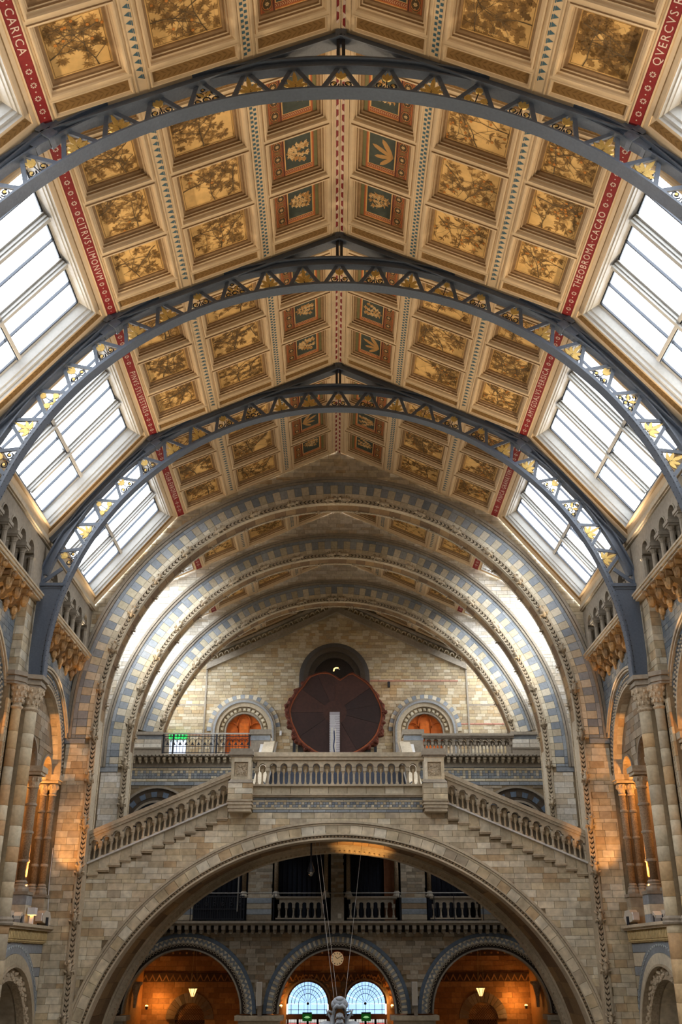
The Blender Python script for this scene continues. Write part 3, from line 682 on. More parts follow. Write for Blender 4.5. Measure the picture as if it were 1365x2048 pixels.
for Y, lb in ((15.7, 'blue-grey riveted iron arch with gilded leaves, nearest and highest in view'), (22.55, 'blue-grey riveted iron arch, second from the front, feet cut by the frame'), (29.4, 'blue-grey riveted iron arch, farthest, both feet on carved capitals')):
    iron_arch(Y, lb)
# ------------------------------------------------------------------ stone transverse arches
AZ = 8.16; RI = 8.87
def roof_z(x):
    x = abs(x); return RZ-(RZ-KZ)*x/KX if x < KX else KZ-(KZ-EZ)*(x-KX)/(EX-KX)
def rear_z(x): return RZ-(RZ-KZ)*abs(x)/KX
def boundary(a, rear=True):                       # ray from the arch centre to the wall / roof outline
    d = (sin(a), cos(a)); t = 9.0
    while t < 16:
        x, z = t*d[0], AZ+t*d[1]
        if abs(x) > 10.6 or (z > rear_z(x)+.12 if rear else (z > roof_z(x)+.1 if abs(x) < EX else z > 12.7)): return (x, z)
        t += .02
    return (x, z)
def beast_mesh(seed):
    r = random.Random(seed); mb = MB()
    mb.tube([(0,-.03,-.2),(.02,-.1,-.12),(-.01,-.13,.0),(.01,-.12,.1),(0,-.14,.16)], [.03,.075,.085,.07,.05], 6)
    mb.ball((0,-.17,.2), (.06,.075,.06), 6, 4); mb.ball((0,-.24,.185), (.03,.045,.03), 5, 3)
    for s in (-1, 1):
        mb.tube([(s*.05,-.1,.1),(s*.14,-.12,.13),(s*.15,-.04,.2)], [.035,.028,.02], 5)
        mb.tube([(s*.05,-.1,-.1),(s*.15,-.13,-.06),(s*.14,-.03,-.16)], [.045,.035,.02], 5)
        mb.ball((s*.04,-.17,.26), .022, 4, 3)
    mb.tube([(0,-.05,-.2),(.06*(1 if seed % 2 else -1),-.06,-.28),(0,-.03,-.33)], [.03,.02,.012], 4)
    return mesh('carved_beast', mb, CARVE, True)
BEASTS = [beast_mesh(k) for k in range(3)]
def stone_arch(y0, zmin, zcheck, label, seed, bm, cut=None):
    root = thing('stone_arch', label, 'arch', (0, 0, 0), 'striped stone arches spanning the hall'); y1 = y0+.88
    full = PI/2 if cut is None else cut
    # core wall
    n = 72; an = [-full+2*full*i/n for i in range(n+1)]
    pin = [((RI+.12)*sin(a), AZ+(RI+.12)*cos(a)) for a in an]; pout = [boundary(a, y0 > 37) for a in an]
    mb = MB().arcblock(pin, pout, XZ, y0+.06, y1-.03)
    if cut is None:
        for s in (-1, 1): mb.box(min(s*(RI+.12), s*10.6), max(s*(RI+.12), s*10.6), y0+.06, y1-.03, zmin, AZ)
    ob('wall_core', mb, MORTAR, root)
    # striped ring, border, mouldings
    nb = 100 if cut is None else int(100*cut/(PI/2))
    blocks_ring(root, 'striped_block', 0, AZ, y0, y0+.1, 9.31, 9.69, -full, full, nb//2*2, [BLUE, CHECKC], sub=1)
    blocks_ring(root, 'border_block', 0, AZ, y0, y0+.1, 9.14, 9.31, -full, full, nb, [CREAM], sub=1)
    blocks_ring(root, 'blue_edge_block', 0, AZ, y0, y0+.1, 9.69, 9.84, -full, full, nb//2, [BLUE], sub=2)
    def ring(name, r0, r1, ya, yb, m, a=full, down=None, nn=72):
        mb = MB().arcblock(arc(0,AZ,r0,r0,-a,a,nn), arc(0,AZ,r1,r1,-a,a,nn), XZ, ya, yb)
        if down is not None:
            for s in (-1, 1): mb.box(min(s*r0, s*r1), max(s*r0, s*r1), ya, yb, down, AZ)
        return mb
    dn = zmin if cut is None else None
    mb = ring('', 9.84, 9.93, y0-.05, y0+.1, 0); mb2 = ring('', 9.95, 10.06, y0-.09, y0+.1, 0); mb.add(mb2.v, mb2.f)
    if cut is None:
        for s in (-1, 1):
            mb.box(min(s*9.84,s*9.93), max(s*9.84,s*9.93), y0-.05, y0+.1, zcheck, AZ); mb.box(min(s*9.95,s*10.06), max(s*9.95,s*10.06), y0-.09, y0+.1, zcheck, AZ)
    ob('hood_mould', mb, STONEG, root)
    mb = ring('', RI, RI+.035, y0-.03, y0+.2, 0, down=dn); m2 = ring('', RI+.19, RI+.225, y0-.045, y0+.1, 0, down=dn); mb.add(m2.v, m2.f)
    m3 = ring('', RI+.235, RI+.27, y0-.02, y0+.1, 0, down=dn); mb.add(m3.v, m3.f)
    ob('strip_moulding', mb, STONE, root)
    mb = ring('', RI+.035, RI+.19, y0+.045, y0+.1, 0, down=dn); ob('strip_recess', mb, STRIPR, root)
    if cut is None:                     # straight striped blocks under the springing
        z = AZ; k = 0
        while z > zcheck+.1:
            h = min(.29, z-zcheck)
            for s in (-1, 1):
                for (a, b, m) in ((9.31,9.69,(BLUE, CHECKC)[k % 2]),(9.14,9.31,CREAM),(9.69,9.84,BLUE)):
                    ob('striped_block', MB().brick((min(s*a,s*b)+.005, y0+.1, z-h+.005), (b-a-.01,0,0), (0,0,h-.01), (0,-.1,0)), m, root)
            z -= h; k += 1
        for s in (-1, 1):
            ob('striped_block', MB().brick((min(s*9.31,s*10.06), y0+.1, zcheck-.2), (.75,0,0), (0,0,.19), (0,-.1,0)), BLUE, root)
    # leaf chevrons in the strip
    path = []; L_ = .0; step = .165
    total = full*RI
    k = 0
    while k*step < total: 
        a = k*step/RI; path.append((RI*0+a, None)); k += 1
    mb = MB()
    def chev(cx, cz, tx, tz, nx, nz):
        for s in (-1, 1):
            mb.obox((cx-.015*tx, y0-.03, cz-.015*tz), (s*nx*.074+tx*.085, 0, s*nz*.074+tz*.085), (0, .08, 0), (tx*.085-s*nx*.01, 0, tz*.085-s*nz*.01))
    rm = RI+.112
    for (a, _) in path:
        for s in (-1, 1):
            if a == 0 and s < 0: continue
            A = s*a; chev(rm*sin(A), AZ+rm*cos(A), -s*cos(A), s*s*sin(abs(A))*1.0, sin(A), cos(A))
    if cut is None:
        z = AZ-.1
        while z > zmin:
            for s in (-1, 1): chev(s*rm, z, 0, 1, s, 0)
            z -= step
    ob('foliage_strip', mb, CARVE, root, stuff=True)
    # soffit stones, and climbing beasts on both edges
    blocks_ring(root, 'soffit_stone', 0, AZ, y0+.2, y1, RI+.02, RI+.16, -full, full, 64 if cut is None else 56, [SOFF], sub=1)
    mb = ring('', RI-.01, RI+.05, y1-.12, y1, 0, down=dn); ob('rear_edge_moulding', mb, CARVE, root)
    if cut is None:
        for s in (-1, 1): ob('jamb_reveal', MB().box(min(s*(RI+.02),s*(RI+.14)), max(s*(RI+.02),s*(RI+.14)), y0+.2, y1, zmin, AZ), STONE, root)
    r = random.Random(seed); sp = 1.56
    def beast(cx, cz, ang, y):
        o = node('carved_beast', BEASTS[r.randrange(3)], root); o.location = (cx, y, cz); o.rotation_euler = (0, ang, 0); sc = r.uniform(.95, 1.15); o.scale = (sc, sc, sc)
    for k in range(int(total/sp)+1):
        a = (k*sp+.3)/RI
        if a > full-.03: break
        for s in (-1, 1):
            beast(s*rm*sin(a), AZ+rm*cos(a), -s*(PI/2-a), y0)
            a2 = a+.5/RI
            o = node('carved_beast', BEASTS[r.randrange(3)], root); o.location = (s*(RI+.07)*sin(a2), y1-.04, AZ+(RI+.07)*cos(a2)); o.rotation_euler = (0, a2*s+PI, 0); o.scale = (.75,.75,.75)
    if cut is None:
        z = AZ-.6
        while z > zmin+.3:
            for s in (-1, 1): beast(s*rm, z, 0, y0)
            z -= sp
    # bricks: jambs and spandrels
    rects = []
    for s in (-1, 1):
        if cut is None:
            lo, hi = (9.15, 10.0) if s > 0 else (-10.0, -9.15)
            rects += courses(lo, hi, zmin, zcheck-.2, (.36, .56), (.25, .22, .26, .14, .25, .2), seed+s)
    def ok(q):
        a, b, c, d = q; cs = [(x, z) for x in (a, b) for z in (c, d)]
        if d < AZ or max(abs(a), abs(b)) > 10.25: return False
        if all(math.hypot(x, z-AZ) < 10.0 for x, z in cs): return False
        if any(math.hypot(x, z-AZ) < 9.5 for x, z in cs): return False
        if cut is not None and c < AZ+8.9*cos(cut): return False
        return not all(z > (rear_z(x)+.05 if y0 > 37 else (roof_z(x)+.05 if abs(x) < EX else 12.9)) for x, z in cs)
    sp_ = [q for q in courses(-10.25, 10.25, AZ, 19.5, (.35, .6), (.2, .13, .19, .2, .12), seed+7) if ok(q)]
    lay_bricks(root, rects+sp_, (0, y0+.055, 0), (1,0,0), (0,0,1), (0,-1,0), bm, .03, 300)
    return root
stone_arch(36.0, -4.2, 7.45, 'nearest striped stone arch with carved beasts, its jambs flanking the stair bridge', 3, BRICK)
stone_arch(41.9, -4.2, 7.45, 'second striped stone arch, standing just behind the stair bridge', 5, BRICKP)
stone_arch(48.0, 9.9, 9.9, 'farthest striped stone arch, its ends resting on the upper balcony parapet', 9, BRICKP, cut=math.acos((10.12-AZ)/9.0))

# ------------------------------------------------------------------ balustrades
def column_mb(h, r, n=8):
    return MB().lathe([(r*1.7,0),(r*1.7,.05),(r*1.25,.06),(r*1.35,.09),(r,.11),(r*.92,h-.1),(r*1.3,h-.09),(r*1.1,h-.07),(r*1.7,h-.01),(r*1.7,h)], n=n)
_BAL = {}
DISCM = mat('recessed_disc_stone', (180,162,132), .8, stain=.2)
def balustrade(label, xs0, n, pitch, slope, zb, y, hcol, hspring, r, htop, rail_h, group, m=None, disc=True, railw=.22, name='stone_balustrade', ext=(0,0)):
    """n arched openings from xs0 along +x; base height zb(x) falls with slope; all in the plane Y=y"""
    m = m or STONE; root = thing(name, label, 'balustrade', (0, y, 0), group)
    key = (round(hcol, 2), round(r, 3), m.name)
    if key not in _BAL:
        c1 = column_mb(hcol, .042); c1.box(-.07, .07, -.08, .08, hcol, hspring+.02)
        c2 = column_mb(hcol, .032)
        if disc:
            cr = arc(0, hspring, r-.02, r-.02, -PI/2, PI/2, 10)
            c2.prism([(r-.025, hcol+.02), (.045, hcol-.03), (-.045, hcol-.03), (-r+.025, hcol+.02)]+cr, XZ, .085, .11); c2.box(-.04, .04, -.04, .085, hcol-.04, hspring-.06)
            for rr, yy in ((.075, -.045), (.045, -.055)):
                c2.prism([(rr*cos(k*PI/5), hspring+.02+rr*sin(k*PI/5)) for k in range(10)], XZ, yy+.1, .09)
        _BAL[key] = (mesh('baluster', c1, m), mesh('disc_baluster' if disc else 'thin_baluster', c2, DISCM if m is STONE else m))
    A, B = _BAL[key]; Z = lambda x: zb-slope*(x-xs0)
    x1 = xs0+n*pitch; head = MB()
    for i in range(n+1):
        x = xs0+i*pitch; o = node('baluster', A, root); o.location = (x, 0, Z(x))
    for i in range(n):
        xc = xs0+(i+.5)*pitch; b = Z(xc)
        if disc:
            o = node('disc_baluster', B, root); o.location = (xc, 0, b)
        pin = [(xc-pitch/2, b+hspring)]+arc(xc, b+hspring, r, r, -PI/2, PI/2, 8)+[(xc+pitch/2, b+hspring)]
        pout = [(px, Z(px)+htop) for px, _ in pin]
        head.arcblock(pin, pout, XZ, -.1, .1)
        pin2 = arc(xc, b+hspring, r+.004, r+.004, -PI/2, PI/2, 8); head.arcblock(pin2, [(xc+(px-xc)*1.18, b+hspring+(pz-b-hspring)*1.18) for px, pz in pin2], XZ, -.12, -.1)
    ob('arcade_head', head, m, root)
    a, b = xs0-pitch/2-ext[0], x1+pitch/2+ext[1]
    def bar(nm, dz0, dz1, hw, mm):
        return ob(nm, MB().prism([(a, Z(a)+dz0), (b, Z(b)+dz0), (b, Z(b)+dz1), (a, Z(a)+dz1)], XZ, -hw, hw), mm, root)
    ob('top_rail', MB().prism([(a, Z(a)+htop), (b, Z(b)+htop), (b, Z(b)+htop+rail_h*.4), (a, Z(a)+htop+rail_h*.4)], XZ, -railw*.8, railw*.8)
       .prism([(a, Z(a)+htop+rail_h*.4), (b, Z(b)+htop+rail_h*.4), (b, Z(b)+htop+rail_h), (a, Z(a)+htop+rail_h)], XZ, -railw, railw), m, root)
    bar('base_coping', -.06, 0.0, railw*.8, m if not slope else mat('pale_coping', (206,204,200), grain=.1))
    return root

# ------------------------------------------------------------------ stair bridge
BY = 36.65
def EL(d, t): return ((8.77+.97*d)*sin(t), -4.0+(7.97+d)*cos(t))
def ring_el(d, n, t=1.52): return [EL(d, -t+2*t*i/n) for i in range(n+1)]
def ztop(x):
    x = abs(x); return 4.88 if x < 4.0 else 4.56-.42*(x-4.48)
def bridge():
    root = thing('stair_bridge', 'terracotta brick bridge carrying the twin stair flights over a wide arch', 'bridge')
    n = 80; pin = ring_el(.3, n); pout = [(x, max(z+.05, (ztop(x) if abs(x) > 4 else 5.5)-.03)) for x, z in pin]
    pout = [(max(-9.3, min(9.3, x)), z) for x, z in pout]
    ob('wall_core', MB().arcblock(pin, pout, XZ, BY, 37.2).arcblock(pin, pout, XZ, 40.9, 41.4), MORTAR, root)
    ob('landing_slab', MB().box(-4.0, 4.0, 36.8, 41.4, 5.45, 5.85), STONEG, root)
    for s in (-1, 1):
        ob('flight_slab', MB().prism([(s*3.9,5.8),(s*9.2,5.8-.42*5.3),(s*9.2,5.1-.42*5.3),(s*3.9,5.1)], XZ, 36.9, 41.3), STONEG, root)
    # brickwork
    def ok(q):
        a, b, c, d = q; cs = [(x, z) for x in (a, b) for z in (c, d)]
        if any(z > ztop(x)+.1 for x, z in cs) or abs((a+b)/2) > 9.05: return False
        k = lambda x, z, dd: (x/(8.77+.97*dd))**2+((z+4)/(7.97+dd))**2
        return all(k(x, z, .2) > 1 for x, z in cs) and any(k(x, z, .6) > 1 for x, z in cs)
    rects = [q for q in courses(-9.0, 9.0, -3.9, 2.8, (.4, .62), (.24, .13, .25, .24, .12, .25), 21) if ok(q)]
    rects += [q for q in courses(-9.0, 9.0, 2.8, 4.88, (.46, .6), (.208,), 22) if ok(q)]
    lay_bricks(root, rects, (0, BY-.012, 0), (1,0,0), (0,0,1), (0,-1,0), BRICK, .022, 300, key=lambda q: -(q[1]-q[0])*(q[3]-q[2]))
    # arch ring
    N = 62
    for i in range(N):
        t0, t1 = -1.5+3.0*i/N+.0007, -1.5+3.0*(i+1)/N-.0007
        ob('voussoir', MB().arcblock([EL(.165,t0),EL(.165,t1)], [EL(.46,t0),EL(.46,t1)], XZ, BY-.1, BY+.1), BRICK, root)
    ob('hood_mould', MB().arcblock(ring_el(.465,n), ring_el(.53,n), XZ, BY-.12, BY+.05).arcblock(ring_el(.54,n), ring_el(.62,n), XZ, BY-.17, BY+.05), STONE, root)
    ob('lip_moulding', MB().arcblock(ring_el(-.03,n), ring_el(.03,n), XZ, BY-.14, BY+.55).arcblock(ring_el(.12,n), ring_el(.16,n), XZ, BY-.14, BY+.1), STONE, root)
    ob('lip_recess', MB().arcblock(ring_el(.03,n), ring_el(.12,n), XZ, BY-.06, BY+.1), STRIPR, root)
    mb = MB()
    for i in range(210):
        t = -1.48+2.96*i/209; x, z = EL(.075, t); mb.ball((x, BY-.08, z), (.055,.04,.045), 6, 3)
    ob('rosette_band', mb, mat('carved_brown', (150,130,102), grain=.3), root, stuff=True)
    for j in range(3):                                   # soffit stones
        ya, yb = 37.2+j*1.22, 37.2+(j+1)*1.22-.012
        for i in range(44):
            t0, t1 = -1.5+3.0*i/44+.0008, -1.5+3.0*(i+1)/44-.0008
            ob('soffit_stone', MB().arcblock([EL(.2,t0),EL(.2,t1)], [EL(.34,t0),EL(.34,t1)], XZ, ya, yb), SOFF, root)
    for (ya, yb, d0) in ((37.2,37.45,.08),(37.5,37.62,.14),(40.55,40.7,.12),(40.86,41.42,-.06)):
        ob('soffit_rib', MB().arcblock(ring_el(d0,n), ring_el(.3,n), XZ, ya, yb), STONE, root)
    mb = MB()
    for i in range(130):
        t = -1.45+2.9*i/129; x, z = EL(-.03, t); mb.ball((x, 40.86, z), (.05,.05,.05), 5, 3)
    ob('rear_rosette_band', mb, CARVE, root, stuff=True)
    # tile band under the landing parapet
    for (z0, z1, m, w) in ((5.32,5.41,BLUE,.42),(5.25,5.32,CREAM,.4),(4.985,5.06,CREAM,.4),(4.88,4.985,BLUE,.42)):
        k = int(6.2/w)
        for i in range(k):
            x = -3.1+6.2*i/k; ob('band_tile', MB().brick((x+.004, BY, z0+.004), (6.2/k-.008,0,0), (0,0,z1-z0-.008), (0,-.05,0)), m, root)
    mbs = [MB(), MB()]
    for rr in range(2):
        for i in range(56):
            cr = (i+rr*2) % 3 == 0
            mbs[cr].brick((-3.1+i*6.2/56+.003, BY, 5.06+rr*.095+.003), (6.2/56-.006,0,0), (0,0,.089), (0,-.05,0))
    ob('chequer_tiles', mbs[0], BLUE, root, stuff=True); ob('chequer_tiles', mbs[1], CREAM, root, stuff=True)
    ob('string_course', MB().box(-3.15, 3.15, BY-.2, BY+.05, 5.47, 5.53).box(-3.15, 3.15, BY-.14, BY+.05, 5.41, 5.47), STONE, root)
    for i in range(9):
        ob('plinth_block', MB().brick((-3.12+i*6.24/9+.005, BY+.2, 5.53), (6.24/9-.01,0,0), (0,0,.33), (0,-.28,0)), CREAM, root)
    # stepped outer string of each flight
    P, RISE = .375, .1575
    for s in (-1, 1):
        for i in range(13):
            xa, xb = 4.0+i*P, 4.0+(i+1)*P; zt = 5.2-.42*((xa+xb)/2-4.06); zl = 4.60-.42*(xa+P*.5-4.3)
            o_ = min(s*xa, s*xb)
            st = ob('step_block', MB().brick((o_+.004, BY+.2, zl), (P-.008,0,0), (0,0,zt+.02-zl), (0,-.26,0), ch=.006), CREAM, root)
            ob('step_nosing', MB().box(o_-.02, o_+P+.02, BY-.13, BY+.1, zl-.0, zl+.06).box(o_, o_+P, BY-.09, BY+.1, zl-.05, zl), STONE, st)
            tz = 5.85-.42*((xa+xb)/2-3.98)-.02
            ob('stair_tread', MB().box(o_, o_+P, 36.95, 41.2, tz-.55, tz-.30), SLATE, root)
        ob('handrail', MB().tube([(s*4.0, 36.95, 5.75), (s*9.0, 36.95, 5.75-.42*5.0)], .025, 6), STEEL, root)
        ob('stair_shade_sheet', MB().prism([(s*4.0,5.78),(s*9.1,5.78-.42*5.1),(s*9.1,5.0-.42*5.1),(s*4.0,5.0)], XZ, 36.98, 37.03), mat('stair_shade_sheet', (40,38,38), .9), root)  # dark sheet behind the balusters stands for the shaded stair interior
    # central flight up to the balcony
    for i in range(20):
        ob('stair_tread', MB().box(-3.05, 3.05, 41.2+i*.31, 47.4, 5.75+i*.155, 5.9+i*.155), SLATE, root)
    for s in (-1, 1):
        ob('cheek_wall', MB().prism([(41.0,5.5),(47.45,8.7),(47.45,9.55),(41.0,6.35)], YZ, min(s*3.1,s*3.45), max(s*3.1,s*3.45)), mat('cheek_stone', (112,104,92)), root)
        ob('cheek_coping', MB().prism([(41.0,6.35),(47.45,9.55),(47.45,9.68),(41.0,6.48)], YZ, min(s*3.02,s*3.53), max(s*3.02,s*3.53)), STONE, root)
        ob('handrail', MB().tube([(s*2.9, 38.6, 6.3), (s*2.9, 41.2, 6.55), (s*2.9, 47.3, 9.6)], .03, 6), STEEL, root)
        ob('handrail_post', MB().tube([(s*2.9, 38.6, 5.85), (s*2.9, 38.6, 6.3)], .025, 6), STEEL, root)
bridge()
balustrade('level stone balustrade with roundels between the two carved pedestals', -2.985, 15, .398, 0, 5.86, 36.62, .49, .63, .132, .88, .27, 'stair balustrades')
def rail_run(label):
    r = balustrade(label, 4.0, 13, .375, .42, 5.22, 36.6, .40, .55, .13, .82, .24, 'stair balustrades', ext=(.05, 0))
    return r
rr_ = rail_run('sloping stone balustrade of right-hand flight, falling to right arch jamb')
mirror(rr_, 'sloping stone balustrade of left-hand flight, falling to left arch jamb')
def pedestal(label):
    root = thing('stair_pedestal', label, 'pedestal', (3.54, 36.55, 0), 'carved stair pedestals')
    ob('cap', MB().box(-.41,.41,-.41,.41,6.98,7.1).box(-.45,.45,-.45,.45,6.86,6.98).box(-.4,.4,-.4,.4,6.8,6.86), STONEG, root)
    mb = MB().box(-.36,.36,-.28,.36,5.98,6.8)
    for (a,b,c,d) in ((-.36,-.25,5.98,6.8),(.25,.36,5.98,6.8),(-.25,.25,5.98,6.1),(-.25,.25,6.62,6.8)): mb.box(a,b,-.36,-.28,c,d)
    ob('die', mb, CREAM, root)
    rp = MB().box(-.23,.23,-.30,-.28,6.12,6.6); r = random.Random(5)
    for k in range(46): rp.ball((r.uniform(-.19,.19), -.305, r.uniform(6.16,6.56)), (r.uniform(.02,.05), .035, r.uniform(.015,.045)), 5, 3)
    ob('relief_panel', rp, CARVE, root)
    ob('weathering', MB().lathe([(.65,0),(.52,.13)], o=(0,0,5.86), n=4, a0=PI/4, a1=PI/4+2*PI), STONEG, root)
    for j, (z0, z1) in enumerate(((5.28,5.47),(5.47,5.67),(5.67,5.86))):
        off = .2 if j % 2 else -.08
        ob('block', MB().brick((-.44,.44,z0+.004), (.44+off-.004,0,0), (0,0,z1-z0-.008), (0,-.88,0)), BRICK, root); ob('block', MB().brick((off+.004,.44,z0+.004), (.44-off-.004,0,0), (0,0,z1-z0-.008), (0,-.88,0)), BRICK, root)
    mb = MB()
    for z, e in ((5.22,.46),(5.16,.42),(5.1,.46),(5.04,.42),(4.98,.44),(4.92,.4),(4.86,.41)): mb.box(-e,e,-e,.42,z,z+.058)
    ob('corbel_moulding', mb, STONE, root)
    return root
p_ = pedestal('square stone pedestal with foliage relief, right end of the landing balustrade')
mirror(p_, 'square stone pedestal with foliage relief, left end of the landing balustrade')
# ------------------------------------------------------------------ side bays (left side built, right side mirrored)
BAYC = [33.0, 25.8]
def yz_blocks(root, name, cy, cz, x0, x1, r0, r1, a0, a1, n, m, gap=.01, sub=1):
    st = (a1-a0)/n; h = st/2-gap/2/r0
    mb = MB().arcblock(arc(0,0,r0,r0,-h,h,sub), arc(0,0,r1,r1,-h,h,sub), YZ, x0, x1); ms = [mesh(name, mb, k) for k in m]
    for i in range(n):
        o = node(name, ms[i % len(ms)], root); o.location = (0, cy, cz); o.rotation_euler = (-(a0+st*(i+.5)), 0, 0)
def side_bay(yc, label):
    root = thing('gallery_bay', label, 'arcade', (0, yc, 0), 'side gallery bays'); W = -10.05
    cz = 5.79
    # upper wall round the big arch
    n = 24; pin = arc(0, cz, 2.95, 2.95, -PI/2, PI/2, n); pout = []
    for (y, z) in pin: 
        k = 3.02/max(abs(y), 1e-3); k2 = (9.75-cz)/max(z-cz, 1e-3); t = min(k, k2); pout.append((y*t, cz+(z-cz)*t))
    pout = [(max(-3.02, min(3.02, y)), min(9.75, z)) for y, z in pout]
    ob('wall_core', MB().arcblock(pin, pout, YZ, W-.5, W), mat('blue_grey_mortar', (96,98,98)), root)
    def ok(q):
        a, b, c, d = q; cs = [(y, z) for y in (a, b) for z in (c, d)]
        return all(math.hypot(y, z-cz) > 3.05 for y, z in cs)
    lay_bricks(root, [q for q in courses(-3.0, 3.0, 6.6, 9.7, (.26,.34), (.17,), 4) if ok(q)], (W, 0, 0), (0,-1,0), (0,0,1), (1,0,0), mat('frieze_tile', [(104,112,118),(118,124,126),(96,106,114),(128,130,126),(110,116,120)]), .03, 300)
    def ring(nm, r0, r1, xa, xb, m, a=PI/2, c=cz):
        ob(nm, MB().arcblock(arc(0,c,r0,r0,-a,a,40), arc(0,c,r1,r1,-a,a,40), YZ, xa, xb), m, root)
    ring('hood_mould', 3.27, 3.33, W-.1, W+.1, STONE, 1.05); ring('hood_roll', 3.35, 3.43, W-.1, W+.14, STONE, 1.0)
    ring('carved_recess', 2.86, 3.26, W-.2, W-.02, STONE); 
    mb = MB()
    for i in range(64):
        a = -1.5+3.0*i/63
        for rr in (2.98, 3.13): mb.ball((W, rr*sin(a), cz+rr*cos(a)), (.05,.06,.05), 5, 3)
    ob('carved_foliage', mb, CARVE, root, stuff=True)
    ring('edge_roll', 2.83, 2.9, W-.1, W+.03, STONE)
    yz_blocks(root, 'soffit_stone', 0, cz, W-.34, W-.1, 2.83, 2.98, -PI/2, PI/2, 26, [BRICK]); yz_blocks(root, 'soffit_stone', 0, cz, W-.62, W-.35, 2.83, 2.98, -PI/2, PI/2, 26, [BRICK])
    # three-light screen: tympanum, capitals, columns, plinths
    T = -10.38; sp = 6.05; lights = ((-2.2,.58), (0,.86), (2.2,.58))
    def top(y): return cz+sqrt(max(0, 2.9**2-y*y))
    edges = (-2.85, -1.05, 1.05, 2.85)
    for (c, r), (e0, e1) in zip(lights, zip(edges[:-1], edges[1:])):
        pin = [(e0, sp)]+arc(c, sp, r, r, -PI/2, PI/2, 12)+[(e1, sp)]
        pout = [(y, max(z+.02, top(y))) for y, z in pin]
        ob('tympanum', MB().arcblock(pin, pout, YZ, T-.3, T), MORTAR, root)
        ob('light_arch_roll', MB().arcblock(arc(c,sp,r,r,-PI/2,PI/2,14), arc(c,sp,r+.07,r+.07,-PI/2,PI/2,14), YZ, T-.05, T+.06), STONEG, root)
    def ok2(q):
        a, b, c, d = q; cs = [(y, z) for y in (a, b) for z in (c, d)]
        if any(z > top(y)+.02 for y, z in cs): return False
        return all(math.hypot(y-c0, z-sp) > r0+.03 for y, z in cs for c0, r0 in lights)
    lay_bricks(root, [q for q in courses(-2.8, 2.8, sp, 8.6, (.4,.6), (.27,.2), 8) if ok2(q)], (T, 0, 0), (0,-1,0), (0,0,1), (1,0,0), BRICKD, .03, 300)
    def column(y, x, r, patterned=True):
        c = ob('column', MB().lathe([(r,2.35),(r,5.35)], o=(x,y,0), n=12), PATSH, root, True)
        ob('column_base', MB().lathe([(r*1.75,2.05),(r*1.75,2.12),(r*1.5,2.2),(r*1.55,2.26),(r*1.15,2.3),(r*1.3,2.34),(r*1.02,2.4)], o=(x,y,0), n=12), STONEG, c)
        for z in (3.0, 3.9, 4.8): ob('shaft_ring', MB().lathe([(r*1.02,z-.05),(r*1.22,z-.03),(r*1.22,z+.03),(r*1.02,z+.05)], o=(x,y,0), n=12), STONEG, c)
        mb = MB().lathe([(r*1.02,5.33),(r*1.25,5.37),(r*1.02,5.41),(r*1.15,5.5),(r*1.5,5.72)], o=(x,y,0), n=12)
        for k in range(8):
            a = k*PI/4; mb.ball((x+r*1.35*cos(a), y+r*1.35*sin(a), 5.62), (.05,.05,.08), 5, 3)
        ob('capital', mb, CARVE, c)
        e = r*1.75; ob('abacus', MB().box(x-e, x+e, y-e, y+e, 5.76, 5.86).box(x-e-.05, x+e+.05, y-e-.05, y+e+.05, 5.86, 6.05), STONE, c)
    for s in (-1, 1):
        column(s*1.06, T-.02, .165); column(s*2.72, T+.2, .115); column(s*2.72, T-.12, .115)
        for (y, w, x0, x1) in ((s*1.06, .32, T-.35, T+.3), (s*2.72, .24, T-.4, T+.4)):
            pl = ob('plinth', MB().box(x0, x1, y-w, y+w, 1.0, 1.95).box(x0-.05, x1+.05, y-w-.05, y+w+.05, 1.95, 2.05), STONEG, root)
            for k, z in enumerate((1.05, 1.35, 1.65)):
                ob('band_stone', MB().box(x0-.01, x1+.01, y-w-.01, y+w+.01, z, z+.29), (BLUE, CREAM)[k % 2] if w > .3 else BRICK, pl)
    # ledge and its small corbel arcade
    ob('ledge', MB().box(-10.6, -9.68, -2.9, 2.99, .97, 1.06).box(-10.6, -9.76, -2.9, 2.99, .9, .97), STONE, root)
    ob('corbel_back', MB().box(-10.3, -9.98, -2.9, 2.99, .5, .92), mat('amber_gap_shade', (104,86,56)), root)  # darker back: shade between the corbels put into its colour
    for k in range(38):
        y = -2.8+k*.152
        c = MB().prism([(y-.045,.62),(y+.045,.62),(y+.045,.8),(y,.9),(y-.045,.8)], YZ, -9.98, -9.84); c.box(-9.98, -9.9, y-.022, y+.022, .52, .64); c.ball((-9.88, y, .58), (.05,.035,.035), 5, 3)
        ob('corbel', c, mat('amber_cream', (196,172,122)), root)
    # lower wall with striped blocks and the arch below
    gz = -2.95; GW = -10.0
    pin = arc(0, gz, 2.6, 2.6, -PI/2, PI/2, 30); pout = []
    for (y, z) in pin:
        t = min(3.02/max(abs(y), 1e-3), (.52-gz)/max(z-gz, 1e-3)); pout.append((max(-3.02, min(3.02, y*t)), max(z, gz+(z-gz)*t) if z > gz else z))
    ob('lower_wall_core', MB().arcblock(pin, pout, YZ, GW-.6, GW-.05).box(GW-.6, GW-.05, 2.6, 3.02, -5.5, gz).box(GW-.6, GW-.05, -3.02, -2.6, -5.5, gz), MORTAR, root)
    z = .5; k = 0
    while z > -3.0:
        h = .42 if k % 2 else .28
        for s in (-1, 1):
            y0_ = sqrt(max(0, 3.5**2-(min(z, .5)-gz)**2)) if z > gz else 3.4
            y0_ = max(0.2, y0_-.15)
            if y0_ < 2.95: ob('stripe_block', MB().brick((GW-.05, s*3.0 if s < 0 else y0_, z-h+.005), (0, 3.0-y0_, 0), (0,0,h-.01), (.06,0,0)), CREAM if k % 2 else BLUE, root)
        z -= h; k += 1
